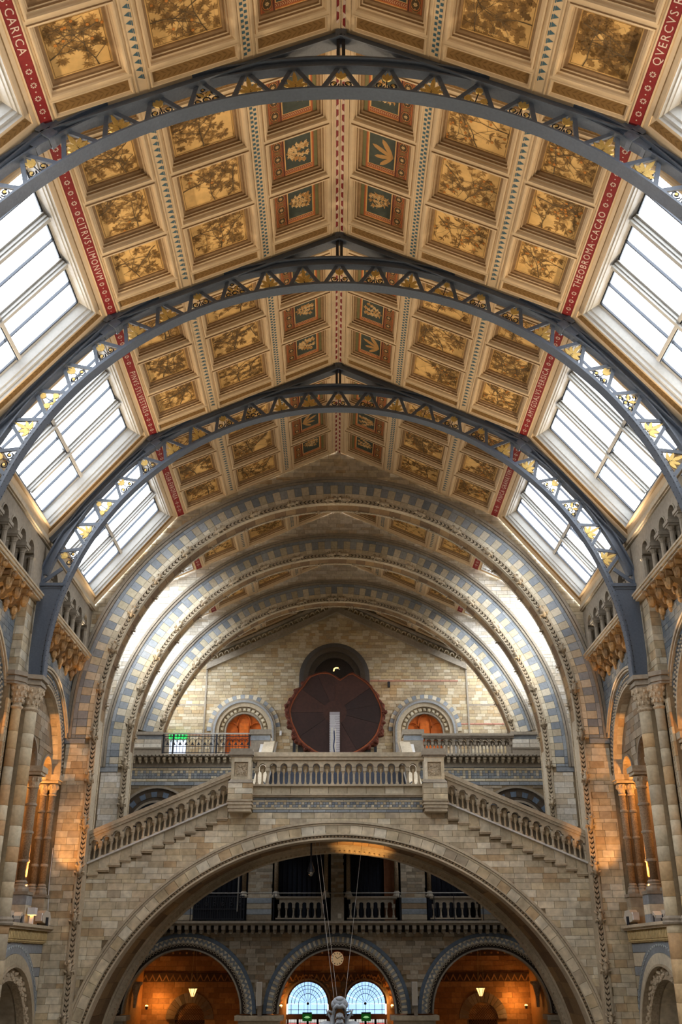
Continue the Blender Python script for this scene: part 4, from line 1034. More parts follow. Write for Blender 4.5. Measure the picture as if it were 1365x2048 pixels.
    def gring(nm, r0, r1, xa, xb, m): ob(nm, MB().arcblock(arc(0,gz,r0,r0,-PI/2,PI/2,36), arc(0,gz,r1,r1,-PI/2,PI/2,36), YZ, xa, xb), m, root)
    gring('blue_ring', 3.16, 3.5, GW-.1, GW+.02, BLUE); gring('cream_ring', 2.84, 3.15, GW-.1, GW+.05, CREAM); gring('roll_mould', 2.77, 2.84, GW-.1, GW+.1, STONE); gring('carved_ring', 2.4, 2.77, GW-.35, GW-.06, CARVE)
    mb = MB()
    for i in range(46):
        a = -1.5+3.0*i/45
        for t in (-1, 1): mb.obox((GW+.015, 3.33*sin(a), gz+3.33*cos(a)), (0, .12*sin(a+t*.9), .12*cos(a+t*.9)), (0, .05*cos(a), -.05*sin(a)), (.025,0,0))
    ob('chevron_tiles', mb, mat('pale_tile', (176,184,186), grain=.1), root, stuff=True)
    mb = MB(); r = random.Random(3)
    for i in range(110): a = r.uniform(-1.55,1.55); rr = r.uniform(2.45,2.72); mb.ball((GW-.06, rr*sin(a), gz+rr*cos(a)), (.07,.07,.07), 5, 3)
    ob('carved_leaves', mb, CARVE, root, stuff=True)
    gring('inner_soffit', 2.4, 2.52, GW-1.0, GW-.3, BRICK)
    return root
def pier(yp, label):
    root = thing('clustered_pier', label, 'pier', (0, yp, 0), 'clustered piers between the gallery bays')
    ob('core', MB().box(-10.7, -9.86, -.8, .8, -5.5, 7.55).box(-9.9, -9.45, -.2, .2, -5.5, 7.0), MORTAR, root)
    dm = {}
    def shaft(x, y, r, z0, z1, h, seed):
        rr = random.Random(seed); z = z0
        while z < z1-.05:
            d = min(h*rr.choice((.8, 1, 1, 1.1)), z1-z)
            if z1-z-d < .15: d = z1-z
            k = (r, round(d, 3))
            if k not in dm: dm[k] = mesh('shaft_drum', MB().lathe([(r-.008,0),(r,.008),(r,d-.012),(r-.008,d-.004)], n=18), SHAFT, True)
            o = node('shaft_drum', dm[k], root); o.location = (x, y, z); o.rotation_euler = (0, 0, 0); z += d
    shaft(-9.40, 0, .215, 1.1, 6.9, .52, 1); shaft(-9.42, 0, .25, -5.5, .93, .6, 2)
    for s in (-1, 1):
        shaft(-9.68, s*.43, .145, 1.1, 6.9, .52, 3); shaft(-9.7, s*.45, .17, -5.5, .93, .6, 4)
        for k in range(14):
            ob('pilaster_stone', MB().brick((-9.9, s*.56 if s > 0 else -.82, 1.1+k*.43), (0,.26,0), (0,0,.422), (.08,0,0)), SHAFT, root)
        mb = MB()
        for k in range(40):
            z = 1.15+k*.145
            for t in (0, 1): mb.obox((-9.835, s*.69-.05+.1*t, z+.072*t), (0, .1*(1-2*t), .072), (0,0,.03), (.03,0,0))
        ob('zigzag_moulding', mb, STONE, root, stuff=True)
    mb = MB()
    for (x, y, r) in ((-9.4,0,.3),(-9.68,.44,.22),(-9.68,-.44,.22)):
        mb.lathe([(r,.9),(r+.03,.95),(r,1.0),(r+.02,1.05),(r-.03,1.12)], o=(x,y,0), n=16)
    ob('base_ring', mb, STONEG, root)
    for (x, y, r) in ((-9.4,0,.215),(-9.68,.43,.145),(-9.68,-.43,.145)):
        mb = MB().lathe([(r,6.85),(r+.05,6.9),(r+.05,6.93),(r,6.97),(r+.02,7.1),(r+.1,7.35),(r+.17,7.55)], o=(x,y,0), n=16); q = random.Random(7)
        for k in range(10):
            a = k*2*PI/10
            for zz, dr in ((7.1,.03),(7.28,.08),(7.45,.13)): mb.ball((x+(r+dr)*cos(a+zz), y+(r+dr)*sin(a+zz), zz), (.05,.05,.07), 5, 3)
        ob('carved_capital', mb, CARVE, root)
    mb = MB()
    for z0, z1, e in ((7.55,7.63,.0),(7.63,7.7,.05),(7.7,7.8,.02),(7.8,7.93,.1)):
        mb.prism([(-10.5,-.86-e),(-9.7,-.86-e),(-9.5+e,-.62-e*.5),(-9.45,-.36-e),(-9.12+e,-.24-e),(-9.12+e,.24+e),(-9.45,.36+e),(-9.5+e,.62+e*.5),(-9.7,.86+e),(-10.5,.86+e)], lambda a, b, d: (a, b, d), z0, z1)
    ob('abacus', mb, STONEG, root)
    # brick pilaster behind the iron foot, and the pier between colonnades
    ob('pilaster_core', MB().box(-10.5, -9.73, -.66, .66, 7.93, 10.45), MORTAR, root)
    lay_bricks(root, courses(-.68, .68, 7.93, 10.42, (.45,.7), (.27,.2,.27), 5), (-9.74,0,0), (0,-1,0), (0,0,1), (1,0,0), BRICK, .03)
    lay_bricks(root, courses(-10.1, -9.71, 7.93, 10.42, (.39,.4), (.27,.2,.27), 6), (0,-.64,0), (1,0,0), (0,0,1), (0,-1,0), BRICK, .04)
    return root
def colonnade(yc, label):
    """open arcade of twin shafts over a projecting ledge on terracotta brackets"""
    root = thing('gallery_colonnade', label, 'colonnade', (0, yc, 0), 'high colonnades under the skylights')
    p = .868; y0 = -3*p; sp = 11.60; r = .28; x0, x1 = -9.95, -9.58
    cap = mesh('twin_shafts', MB().lathe([(.13,0),(.13,.06),(.1,.1),(.085,.14),(.08,.55),(.08,.62),(.1,.64),(.08,.67),(.14,.76)], o=(-9.67,0,10.66), n=10)
               .lathe([(.13,0),(.13,.06),(.1,.1),(.085,.14),(.08,.55),(.08,.62),(.1,.64),(.08,.67),(.14,.76)], o=(-9.88,0,10.66), n=10)
               .box(-10.02,-9.53,-.17,.17,11.42,11.48).box(-10.05,-9.5,-.2,.2,11.48,11.59), STONEG, False)
    for k in range(1, 6):
        o = node('twin_shafts', cap, root); o.location = (0, y0+k*p, 0)
    for k in range(6):
        c = y0+(k+.5)*p
        pin = [(c-p/2, sp)]+arc(c, sp, r, r*1.1, -PI/2, PI/2, 10)+[(c+p/2, sp)]
        ob('arch_stone', MB().arcblock(pin, [(y, 12.36) for y, _ in pin], YZ, x0, x1).arcblock(arc(c,sp,r,r*1.1,-PI/2,PI/2,10), arc(c,sp,r+.05,r*1.1+.05,-PI/2,PI/2,10), YZ, x1, x1+.03), STONEG, root)
    for s in (-1, 1):
        a, b = sorted((s*3*p, s*(3.62)))
        ob('end_pier', MB().box(x0, x1, a, b, 10.65, 12.32).lathe([(.1,0),(.1,.7),(.14,.78)], o=(-9.64, s*3*p-s*.02, 10.68), n=8), STONEG, root)
    ob('corridor_shade_sheet', MB().box(-10.75, -10.7, -3.62, 3.62, 10.5, 12.6), DARKR, root)  # dark sheet stands in for shade in the corridor behind the columns
    ob('top_moulding', MB().box(-10.1, -9.52, -3.62, 3.62, 12.36, 12.42).box(-10.1, -9.46, -3.62, 3.62, 12.40, 12.5).box(-10.1, -9.5, -3.62, 3.62, 12.5, 12.62), STONE, root)
    ob('cornice_slab', MB().box(-10.9, -9.40, -3.62, 3.62, 10.56, 10.62).box(-10.3, -9.44, -3.62, 3.62, 10.47, 10.56).box(-10.3, -9.5, -3.62, 3.62, 10.4, 10.47), STONE, root)
    ob('corbel_back_wall', MB().box(-10.5, -10.08, -2.95, 2.95, 9.45, 10.5), TERRA, root)
    br = MB().prism([(-10.1,9.78),(-9.97,9.80),(-9.88,9.95),(-9.78,10.0),(-9.7,10.14),(-9.58,10.18),(-9.5,10.4),(-10.1,10.4)], XZ, -.13, .13)
    br.ball((-9.66, 0, 10.02), (.12,.15,.2), 8, 6); br.ball((-9.52, 0, 10.27), (.1,.1,.1), 8, 5); br.ball((-9.45, 0, 10.33), (.05,.12,.05), 6, 4)
    br.ball((-9.93, 0, 9.72), (.11,.11,.15), 7, 5); br.ball((-10.0, .2, 9.62), (.08,.1,.14), 7, 5); br.ball((-9.88, .22, 9.9), (.09,.08,.16), 7, 5)
    br.prism([(-.2,10.2),(-.12,10.32),(0,10.38),(.12,10.32),(.2,10.2),(.2,10.42),(-.2,10.42)], YZ, -9.75, -9.55)
    for t in (-.06, 0, .06): br.tube([(-9.53, t, 10.16), (-9.56, t, 10.02), (-9.6, t, 9.86)], .015, 4)
    me = mesh('terracotta_bracket', br, TERRA, False)
    for k in range(7):
        o = node('terracotta_bracket', me, root); o.location = (0, y0+k*p+(.1 if k == 0 else -.1 if k == 6 else 0), 0)
    for k in range(6):
        ob('soffit_tile', MB().brick((-10.08, y0+k*p+.22, 10.40), (.6,0,0), (0,p-.44,0), (0,0,-.03)), TERRA, root)
    return root
SIDE = [(33.0, 'between farthest iron arch and first stone arch'), (25.8, 'nearer, cut by the picture edge')]
for (yc, where) in SIDE:
    b = side_bay(yc, 'left gallery arch bay with columns, ' + where); mirror(b, 'right gallery arch bay with columns, ' + where)
    c = colonnade(yc-.07, 'high left colonnade on terracotta brackets, ' + where); mirror(c, 'high right colonnade on terracotta brackets, ' + where)
pl = pier(29.4, 'clustered stone pier under the left foot of the farthest iron arch'); mirror(pl, 'clustered stone pier under the right foot of the farthest iron arch')
def shell():
    for s, nm in ((-1, 'left'), (1, 'right')):
        mb = MB()
        def bx(a, b, *r): mb.box(min(s*a, s*b), max(s*a, s*b), *r)
        bx(12.6, 12.9, -10, 56, -5.6, 12.7)                 # back of the side galleries
        bx(10.1, 12.9, -10, 56, 12.62, 12.8)                # gallery roof
        bx(10.1, 12.7, 22, 36, .8, .97)                    # gallery floor
        bx(10.6, 12.7, 22, 36, 9.6, 10.4)                  # upper gallery floor
        bx(9.9, 10.3, -10, 21.7, -5.6, 12.6)                # plain wall beside the viewer
        bx(10.25, 10.5, 37, 56, -5.6, 12.9)
        bx(10.3, 12.7, 36.0, 37.0, -5.6, 12.6)
        tag(ob('wall_'+nm, mb, BRICKD if False else mat('plain_gallery_wall', (124,108,88))), 'plain %s gallery walls behind the arcades' % nm, 'wall', kind='structure')
    tag(ob('floor', MB().box(-12.9, 12.9, -10, 58, -5.9, -5.6), STONEG), 'stone hall floor, below the picture', 'floor', kind='structure')
shell()
# ------------------------------------------------------------------ end wall, balconies, entrance vestibule
EY = 54.0
def end_wall():
    root = tag(node('wall_end', None), 'pale brick gable wall behind the tree slice, with two doors', 'wall', kind='structure')
    doors = (-5.17, 4.93); DZ = 11.55; RO = 1.95
    mb = MB(); 
    mb.box(-10.6, 10.6, EY+.4, EY+.7, 1.3, 19.9)
    xs = [-10.3+.1*i for i in range(207)]
    # wall face as columns between openings
    def lo(x):
        for dx in doors:
            if abs(x-dx) < 1.38: return DZ+sqrt(max(0, 1.38**2-(x-dx)**2))
        if abs(x+.13) < 1.75: return 14.6+sqrt(max(0, 1.75**2-(x+.13)**2))
        return 8.9
    mb.arcblock([(x, lo(x)) for x in xs], [(x, 19.8) for x in xs], XZ, EY+.02, EY+.45)
    ob('wall_core', mb, MORTAR, root)
    def ok(q):
        a, b, c, d = q
        for dx in doors:
            for x in (a, b):
                for z in (c, d):
                    if (abs(x-dx) < 1.5 and z < DZ) or math.hypot(x-dx, z-DZ) < 1.5: return False
        for x in (a, b):
            for z in (c, d):
                if (z > 14.6 and math.hypot(x+.13, z-14.6) < 1.53) or (abs(x+.13) < 1.53 and z <= 14.6): return False
        if c > rear_z((a+b)/2): return False
        return True
    rects = [q for q in courses(-10.2, 10.2, 8.95, 19.3, (.34, .46), (.17, .17, .2), 31) if ok(q)]
    lay_bricks(root, rects, (0, EY+.02, 0), (1,0,0), (0,0,1), (0,-1,0), BRICKE, .03, 300, key=lambda q: abs(abs((q[0]+q[1])/2)-8) + abs((q[2]+q[3])/2-12.5)*.6)
    # raking cornice following the roof
    for s in (-1, 1):
        mb = MB().prism([(0,18.85),(s*7.4,15.4),(s*7.4,15.08),(0,18.5)], XZ, EY-.15, EY+.1); mb.prism([(0,19.3),(s*7.4,15.85),(s*7.4,15.72),(0,19.15)], XZ, EY-.35, EY+.1)
        mb.prism([(0,18.5),(s*7.4,15.08),(s*7.4,15.02),(0,18.42)], XZ, EY-.22, EY+.1)
        ob('raking_cornice', mb, STONEG, root)
        for k in range(24):
            x = s*(.2+k*.305); z = 18.92-abs(x)*.466
            ob('cornice_arch', MB().arcblock(arc(x, z-.02, .09, .13, -PI/2, PI/2, 6), arc(x, z-.02, .13, .2, -PI/2, PI/2, 6), XZ, EY-.22, EY-.1), STONE, root)
        ob('wall_shaft', MB().box(s*7.38-.045, s*7.38+.045, EY-.06, EY+.05, 8.9, 15.1), STONEG, root)
        ob('side_cornice', MB().box(min(s*7.4,s*10.2), max(s*7.4,s*10.2), EY-.02, EY+.1, 12.98, 13.06), STONEG, root)
    # pink and grey stripe in the brickwork at the sides
    for (a, b, z) in ((-10.2,-6.5,11.32),(6.7,10.2,11.9),(1.9,7.3,14.35)):
        for k in range(int((b-a)/.5)): ob('pink_brick', MB().brick((a+k*.5, EY, z), (.49,0,0), (0,0,.1), (0,-.03,0)), mat('pink_brick', (176,128,108)), root)
    # doors in moulded recesses
    for dx, lab, nm, ring in ((doors[0], 'orange panelled arched door left of the tree slice, partly behind black railing', 'door_1', 1), (doors[1], 'orange panelled arched door right of the tree slice, behind stone balustrade', 'door_2', 1)):
        d = tag(node(nm, None), lab, 'door', kind='structure'); d.location = (dx, EY, 0)
        def A(nm2, r0, r1, ya, yb, m, n=32):
            mb = MB().arcblock(arc(0,DZ,r0,r0,-PI/2,PI/2,n), arc(0,DZ,r1,r1,-PI/2,PI/2,n), XZ, ya, yb)
            for s in (-1, 1): mb.box(min(s*r0,s*r1), max(s*r0,s*r1), ya, yb, 8.9, DZ)
            return ob(nm2, mb, m, d)
        A('blue_hood', 1.7, 1.8, -.16, .05, STONEG); A('roll', 1.58, 1.69, -.2, .05, mat('grey_roll', (150,152,152))); A('outer_order', 1.36, 1.58, -.1, .25, STONE)
        A('carved_order', 1.02, 1.36, .12, .4, STONE); A('inner_roll', .98, 1.06, .02, .4, STONEG)
        blocks = [(a, 'k') for a in range(17)]
        for k in range(15):
            a = -PI/2+PI*(k+.5)/15
            o = ob('key_block', MB().box(-.09,.09,.02,.14,1.13,1.3).box(-.055,.055,-.01,.02,1.17,1.27), CREAM, d); o.location = (0, 0, DZ); o.rotation_euler = (0, a, 0)
        for s in (-1, 1):
            for k in range(6): ob('key_block', MB().box(s*1.21-.085, s*1.21+.085, .02, .14, 9.1+k*.4, 9.28+k*.4), CREAM, d)
        blocks_ring(d, 'hood_stone', 0, DZ, -.06, .03, 1.81, 2.05, -PI/2, PI/2, 26, [BLUE, CREAM], sub=1)
        lf = ob('door_leaf', MB().prism([(-1.0,8.95),(1.0,8.95)]+[(1.0*cos(k*PI/20), DZ+sin(k*PI/20)) for k in range(21)], XZ, .3, .36), WOODO, d)
        mb = MB().box(-1.0,1.0,.18,.32,11.13,11.3); mb.box(-.04,.04,.24,.31,8.95,11.15)
        for s in (-1, 1):
            mb.arcblock(arc(s*.68,11.75,.29,.29,-PI/2,PI/2,10), arc(s*.68,11.75,.35,.35,-PI/2,PI/2,10), XZ, .2, .32); mb.box(s*.36-.04, s*.36+.04, .2, .32, 11.2, 12.1)
            mb.box(s*.97-.03, s*.97+.03, .2, .32, 9.0, DZ); mb.box(min(s*.12,s*.9), max(s*.12,s*.9), .24, .31, 10.2, 10.28)
        mb.arcblock(arc(0,12.1,.31,.38,-PI/2,PI/2,12), arc(0,12.1,.37,.44,-PI/2,PI/2,12), XZ, .19, .32)
        ob('door_moulding', mb, WOODM, lf); ob('door_panel_inset', MB().box(-.26,.26,.22,.3,11.35,12.05), WOODO, lf)
    # blind arch behind the slice; its shade is put into the darkened stone colours
    for (r0, r1, ya, yb, m) in ((1.75,2.0,-.05,.1,mat('shaded_grey_stone', (84,80,76))),(1.5,1.75,-.12,.3,mat('shaded_brown_stone', (78,68,56))),(1.2,1.5,.15,.4,mat('shaded_brown_stone', (100,86,70)))):
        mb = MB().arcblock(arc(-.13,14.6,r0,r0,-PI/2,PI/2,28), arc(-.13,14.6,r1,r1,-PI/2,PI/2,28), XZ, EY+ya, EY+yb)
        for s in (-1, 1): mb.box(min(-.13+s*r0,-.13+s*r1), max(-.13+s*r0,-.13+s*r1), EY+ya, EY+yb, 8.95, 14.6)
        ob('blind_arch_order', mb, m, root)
    ob('blind_arch_back', MB().box(-1.9, 1.7, EY+.36, EY+.42, 8.9, 16.2), DARKR, root)
end_wall()
def slab(name, z0, z1, y0): tag(ob(name, MB().box(-10.3, 10.3, y0, EY+.6, z0, z1), STONEG), 'stone slab %s' % ('of the upper balcony' if z0 > 5 else 'of the first floor gallery'), 'floor', kind='structure')
slab('floor_upper', 8.45, 8.94, 47.55); slab('floor_gallery', 1.22, 1.5, 47.75)
# giant tree slice
def tree_slice():
    root = thing('tree_slice', 'giant dark red sequoia trunk slice mounted upright on the end wall', 'tree slice', (-.1, 53.35, 12.45))
    r = random.Random(4); n = 72
    key = [(0,2.14),(5,2.0),(10,1.96),(16,2.2),(23,2.56),(34,2.52),(53,2.6),(71,2.62),(83,2.72),(94,2.76),(107,2.72),(118,2.74),(135,2.66),(149,2.6),(180,2.5),(206,2.54),(215,2.52),(231,2.56),(246,2.52),(259,2.6),(272,2.66),(290,2.52),(309,2.42),(325,2.58),(340,2.5),(352,2.36),(360,2.14)]
    def R(a):
        a = a % 360
        for (a0, r0), (a1, r1) in zip(key, key[1:]):
            if a0 <= a <= a1: return r0+(r1-r0)*(a-a0)/(a1-a0)
    rim = [R(360*i/n)-.02 for i in range(n)]
    P = lambda i, k, y: (rim[i % n]*k*sin(2*PI*i/n), y, rim[i % n]*k*cos(2*PI*i/n))
    # heartwood wedges separated by saw kerfs
    cuts = [0, 11, 14+2, 21, 30, 37, 47, 54, 61, 67, 72]
    for c0, c1 in zip(cuts, cuts[1:]):
        pts_o = [P(i, .93, -.02) for i in range(c0, c1+1)]
        pts_i = [(.64*sin(2*PI*i/n), -.02, .64*cos(2*PI*i/n)) for i in range(c0, c1+1)]
        g = .008
        q = pts_o+pts_i[::-1]; ctr = sum((Vector(p) for p in q), Vector())/len(q)
        q = [tuple(Vector(p)+(ctr-Vector(p)).normalized()*g*1.6) for p in q]; m = len(q)
        mb = MB().add([(x, y-.02, z) for x, y, z in q]+[(x, .3, z) for x, y, z in q], [tuple(range(m)), tuple(range(m, 2*m))[::-1]]+[(i, (i+1) % m, (i+1) % m+m, i+m) for i in range(m)])
        ob('heartwood_wedge', mb, HEART, root)
    ob('heartwood_core', MB().prism([(.66*sin(2*PI*k/40), .66*cos(2*PI*k/40)) for k in range(40)], XZ, -.035, .3), HEART, root)
    mb = MB()
    for i in range(n): mb.add([P(i,.93,-.03),P(i+1,.93,-.03),P(i+1,.965,-.03),P(i,.965,-.03),P(i,.93,.3),P(i+1,.93,.3),P(i+1,.965,.3),P(i,.965,.3)], [(0,1,2,3),(0,1,5,4),(3,2,6,7)])
    ob('sapwood_ring', mb, SAPW, root)
    nb = 240; fr = [r.uniform(0, 6.28) for _ in range(6)]
    def thick(a):
        side = math.exp(-((a-122)/32)**2)+math.exp(-((a-268)/30)**2)+.8*math.exp(-((a-222)/26)**2)+.5*math.exp(-((a-300)/14)**2)+.35*math.exp(-((a-75)/30)**2)
        A = math.radians(a); nz = sum(math.sin(f*A+fr[i])*w for i, (f, w) in enumerate(((9,.3),(17,.25),(31,.25),(53,.2),(23,.2),(71,.12))))
        return max(.02, .06+.2*min(1.1, side)*(1+.75*nz)+.03*nz)
    V = []
    for i in range(nb):
        a = 360*i/nb; A = math.radians(a); t = thick(a); r0 = R(a)*.95
        V.append([(rr*sin(A), y, rr*cos(A)) for rr, y in ((r0, -.03), (r0+t*.35, -.09-.25*t*r.random()), (r0+t*.8, -.05-.3*t*r.random()), (r0+t, .08), (r0+t*.9, .4))])
    mb = MB()
    for i in range(nb):
        p, q = V[i], V[(i+1) % nb]
        for k in range(4): mb.add([p[k], q[k], q[k+1], p[k+1]], [(0,1,2,3)])
    for i in range(46):
        a = r.choice((r.gauss(122, 24), r.gauss(265, 26), r.gauss(225, 18))) % 360; A = math.radians(a); k0 = R(a)*.95+thick(a)*r.uniform(.3, .9)
        mb.ball((k0*sin(A), -.05, k0*cos(A)), (r.uniform(.04,.13), .16, r.uniform(.05,.14)), 6, 4)
    ob('bark', mb, BARK, root)
    ob('steel_cradle', MB().box(-2.3,-2.15,.3,.5,-3.5,-1.2).box(2.15,2.3,.3,.5,-3.5,-1.2).box(-2.3,2.3,.3,.6,-3.5,-2.65), RAIL, root)
    pn = tag(ob('timeline_panel', MB().box(-.29,.27,-.12,-.08,-2.7,0), mat('panel_grey', (150,146,150), .5, grain=.05, stain=0)), 'tall pale grey label strip with white lettering on the tree slice', 'sign'); pn.location = root.location
    mb = MB(); r = random.Random(8)
    for k in range(19):
        z = -.2-k*.128
        mb.box(-.29,.27,-.126,-.12,z-.008,z+.008)
        for j in range(3): mb.box(-.25,-.25+r.uniform(.2,.46),-.125,-.12,z-.035-j*.025-.007,z-.035-j*.025)
    ob('white_lines', mb, mat('white_print', (214,214,218), grain=0, stain=0), pn)
    lg = thing('brass_lamp', 'small bright picture lamp hooked over the top of the tree slice', 'lamp', (-.05, 53.05, 14.72))
    ob('lamp_arm', MB().tube([(0,.2,.1),(0,.0,.14),(.12,-.12,.12),(.22,-.14,.03)], .03, 6), STEEL, lg); ob('lamp_bulb', MB().tube([(-.12,-.14,-.06),(-.1,-.14,.06),(0,-.16,.13),(.14,-.16,.12)], .035, 6), mat('bulb_glow', (255,220,140), emit=((255,205,110), 3.0), grain=0, stain=0), lg)
tree_slice()
light('slice_picture_light', 'POINT', (2.9, 53.0, 13.6), 9, WARM, size=.15)
for s_ in (-5.2, 4.9): light('door_light', 'POINT', (s_, 52.4, 10.0), 14, WARM, size=.2)
def small_box(name, label, cat, x, y, z, w, d, h, m, group=None):
    return tag(ob(name, MB().box(x-w/2, x+w/2, y-d, y, z, z+h).box(x-w/2+.02, x+w/2-.02, y-d-.02, y-d, z+.03, z+h*.5), m), label, cat, group)
small_box('wall_sensor', 'small white wall box left of the tree slice', 'wall box', -3.1, EY-.02, 11.3, .12, .1, .25, WHITEP)
small_box('wall_speaker', 'small black wall box right of the tree slice, above the right door', 'wall box', 2.95, EY-.02, 14.0, .14, .14, .32, RAIL)
# post with rope stand at the head of the stairs
ps = thing('barrier_post', 'slim pale barrier post standing before the grey label strip', 'post', (-.2, 47.6, 9.0))
ob('post', MB().box(-.07,-.02,-.03,.03,0,1.35).box(.1,.15,-.03,.03,0,1.3), mat('pale_post', (214,208,186)), ps); ob('dark_rope', MB().tube([(.06,-.02,1.2),(.08,-.04,.8),(.03,-.03,.45),(.09,-.02,.1)], .03, 6), mat('navy_rope', (44,54,84)), ps)
# exit doorway at the far left of the balcony; the leaf itself glows
ex = tag(node('door_3', None), 'pale glowing doorway with green sign over it, far left of the upper balcony', 'door', kind='structure'); ex.location = (-8.75, EY-.12, 0)
ob('door_leaf', MB().box(-.45,.45,0,.08,8.95,11.05).box(-.02,.02,-.02,0,8.95,11.05), mat('pale_glow_door', (214,224,238), emit=((214,226,246), .6), grain=.04, stain=0), ex)
sg = ob('exit_sign', MB().box(-.5,.5,-.08,.02,11.1,11.42), mat('exit_green', (44,214,96), emit=((40,220,96), .55), grain=0, stain=0), ex)
mb = MB()
for k in range(5): mb.prism([(-.4+k*.19+.07*cos(t*PI/3), 11.26+.09*sin(t*PI/3)) for t in range(6)], XZ, -.1, -.08)
ob('sign_figures', mb, mat('sign_dark_green', (14,110,52), emit=((10,90,40), .2), grain=0, stain=0), sg)
# ---- upper balcony front
def upper_balcony():
    root = thing('upper_balcony', 'stone upper balcony front with corbels and blue chequer tile frieze', 'balcony'); Y = 47.6
    ob('front_core', MB().box(-10.2, 10.2, Y, Y+.3, 5.0, 8.9), MORTAR, root)
    mb = MB().box(-10.2, 10.2, Y-.45, Y+.4, 8.96, 9.02).box(-10.2, 10.2, Y-.38, Y+.1, 8.88, 8.96); 
    for k in range(110): mb.ball((-10.1+k*.185, Y-.42, 8.93), (.09,.06,.05), 6, 3)
    ob('wavy_cornice', mb, STONEG, root)
    me = mesh('corbel', MB().box(-.075,.075,-.34,0,8.76,8.88).box(-.065,.065,-.27,0,8.68,8.76).lathe([(.03,0),(.06,.05),(.06,.08)], o=(0,-.2,8.6), n=8), STONE)
    for k in range(70):
        x = -10.05+k*.291
        if abs(x) < 3.0: continue
        o = node('corbel', me, root); o.location = (x, Y, 0)
    r = random.Random(2)
    for (z0, z1, m, w) in ((8.42,8.86,BLUE,.5),(8.3,8.41,CREAM,.5),(7.78,7.9,CREAM,.5),(7.6,7.77,BLUE,.45)):
        for s in (-1, 1):
            n = int(7.1/w)
            for k in range(n):
                o_ = s*3.05+s*k*7.1/n; ob('frieze_block', MB().brick((min(o_, o_+s*7.1/n)+.004, Y, z0), (7.1/n-.008,0,0), (0,0,z1-z0-.008), (0,-.04,0)), m, root)
    mbs = [MB(), MB()]
    for s in (-1, 1):
        for j in range(3):
            for k in range(52):
                a = s*3.05+s*k*.136; pale = (j == 2 and k % 2 == 0) or r.random() < .12
                mbs[pale].brick((min(a, a+s*.136)+.003, Y, 7.91+j*.128), (.13,0,0), (0,0,.122), (0,-.04,0))
    ob('chequer_tiles', mbs[0], BLUE, root, stuff=True); ob('chequer_tiles', mbs[1], CREAM, root, stuff=True)
    def ok(q): return not any(math.hypot(abs(x)-8.55, z-5.6) < 1.95 for x in q[:2] for z in q[2:]) and max(abs(q[0]), abs(q[1])) > 3.2
    lay_bricks(root, [q for q in courses(-10.1, 10.1, 5.0, 7.58, (.4,.55), (.22,.2,.14), 41) if ok(q)], (0, Y, 0), (1,0,0), (0,0,1), (0,-1,0), BRICKD, .03, 300)
    for s in (-1, 1):                     # arched openings below the frieze, interior shade put into sheet and order colours
        c = s*8.55
        for (r0, r1, ya, yb, m) in ((1.85,1.95,-.12,.05,STONEG),(1.3,1.85,-.02,.05,mat('shaded_brown_stone', (78,68,56))),(1.2,1.3,-.08,.05,STONEG)):
            ob('opening_order', MB().arcblock(arc(c,5.6,r0,r0,-PI/2,PI/2,24), arc(c,5.6,r1,r1,-PI/2,PI/2,24), XZ, Y+ya, Y+yb), m, root)
        blocks_ring(root, 'zigzag_stone', c, 5.6, Y-.06, Y, 1.45, 1.7, -PI/2, PI/2, 18, [mat('dark_blue_stone', (92,106,122)), mat('shaded_brown_stone', (78,68,56))], sub=1)
        ob('opening_shade', MB().prism([(c+1.2*sin(-PI/2+PI*k/16), 5.6+1.2*cos(-PI/2+PI*k/16)) for k in range(17)], XZ, Y-.03, Y), CURT, root)
        for (x0, x1) in ((3.25,4.18),):   # piers at the head of the stair, and solid end panels
            a, b = sorted((s*x0, s*x1))
            p = ob('pier', MB().box(a, b, Y-.3, Y+.4, 9.0, 9.95).box(a-.06, b+.06, Y-.36, Y+.46, 9.95, 10.2), STONEG, root)
            ob('blue_panel', MB().box(a-.01, b+.01, Y-.31, Y-.28, 9.68, 9.9), BLUE, p); ob('pier_plinth', MB().box(a-.03, b+.03, Y-.34, Y, 9.0, 9.4), STONEG, p)
            ob('sloped_coping', MB().prism([(Y-1.3,8.75),(Y-.3,9.35),(Y-.3,9.5),(Y-1.3,8.9)], YZ, min(s*3.3,s*3.7), max(s*3.3,s*3.7)), mat('pale_coping', (206,204,200), grain=.1), p)
        a, b = sorted((s*8.5, s*10.2))
        p = ob('solid_parapet', MB().box(a, b, Y-.2, Y+1.5, 9.0, 9.95).box(a-.05, b+.05, Y-.3, Y+1.6, 9.95, 10.1).box(a-.02, b+.02, Y-.26, Y, 9.0, 9.28).box(a-.02,b+.02,Y-.3,Y,9.28,9.33), STONEG, root)
        ob('blue_course', MB().box(a, b, Y-.22, Y-.19, 9.76, 9.93), BLUE, p)
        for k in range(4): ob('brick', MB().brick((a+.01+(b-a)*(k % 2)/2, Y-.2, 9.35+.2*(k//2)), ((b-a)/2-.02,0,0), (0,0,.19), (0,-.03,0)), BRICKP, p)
upper_balcony()
balustrade('upper balcony stone balustrade, before the right arched door', 4.28, 12, .345, 0, 9.02, 47.45, .46, .6, .125, .78, .2, 'balcony balustrades', STONEG)
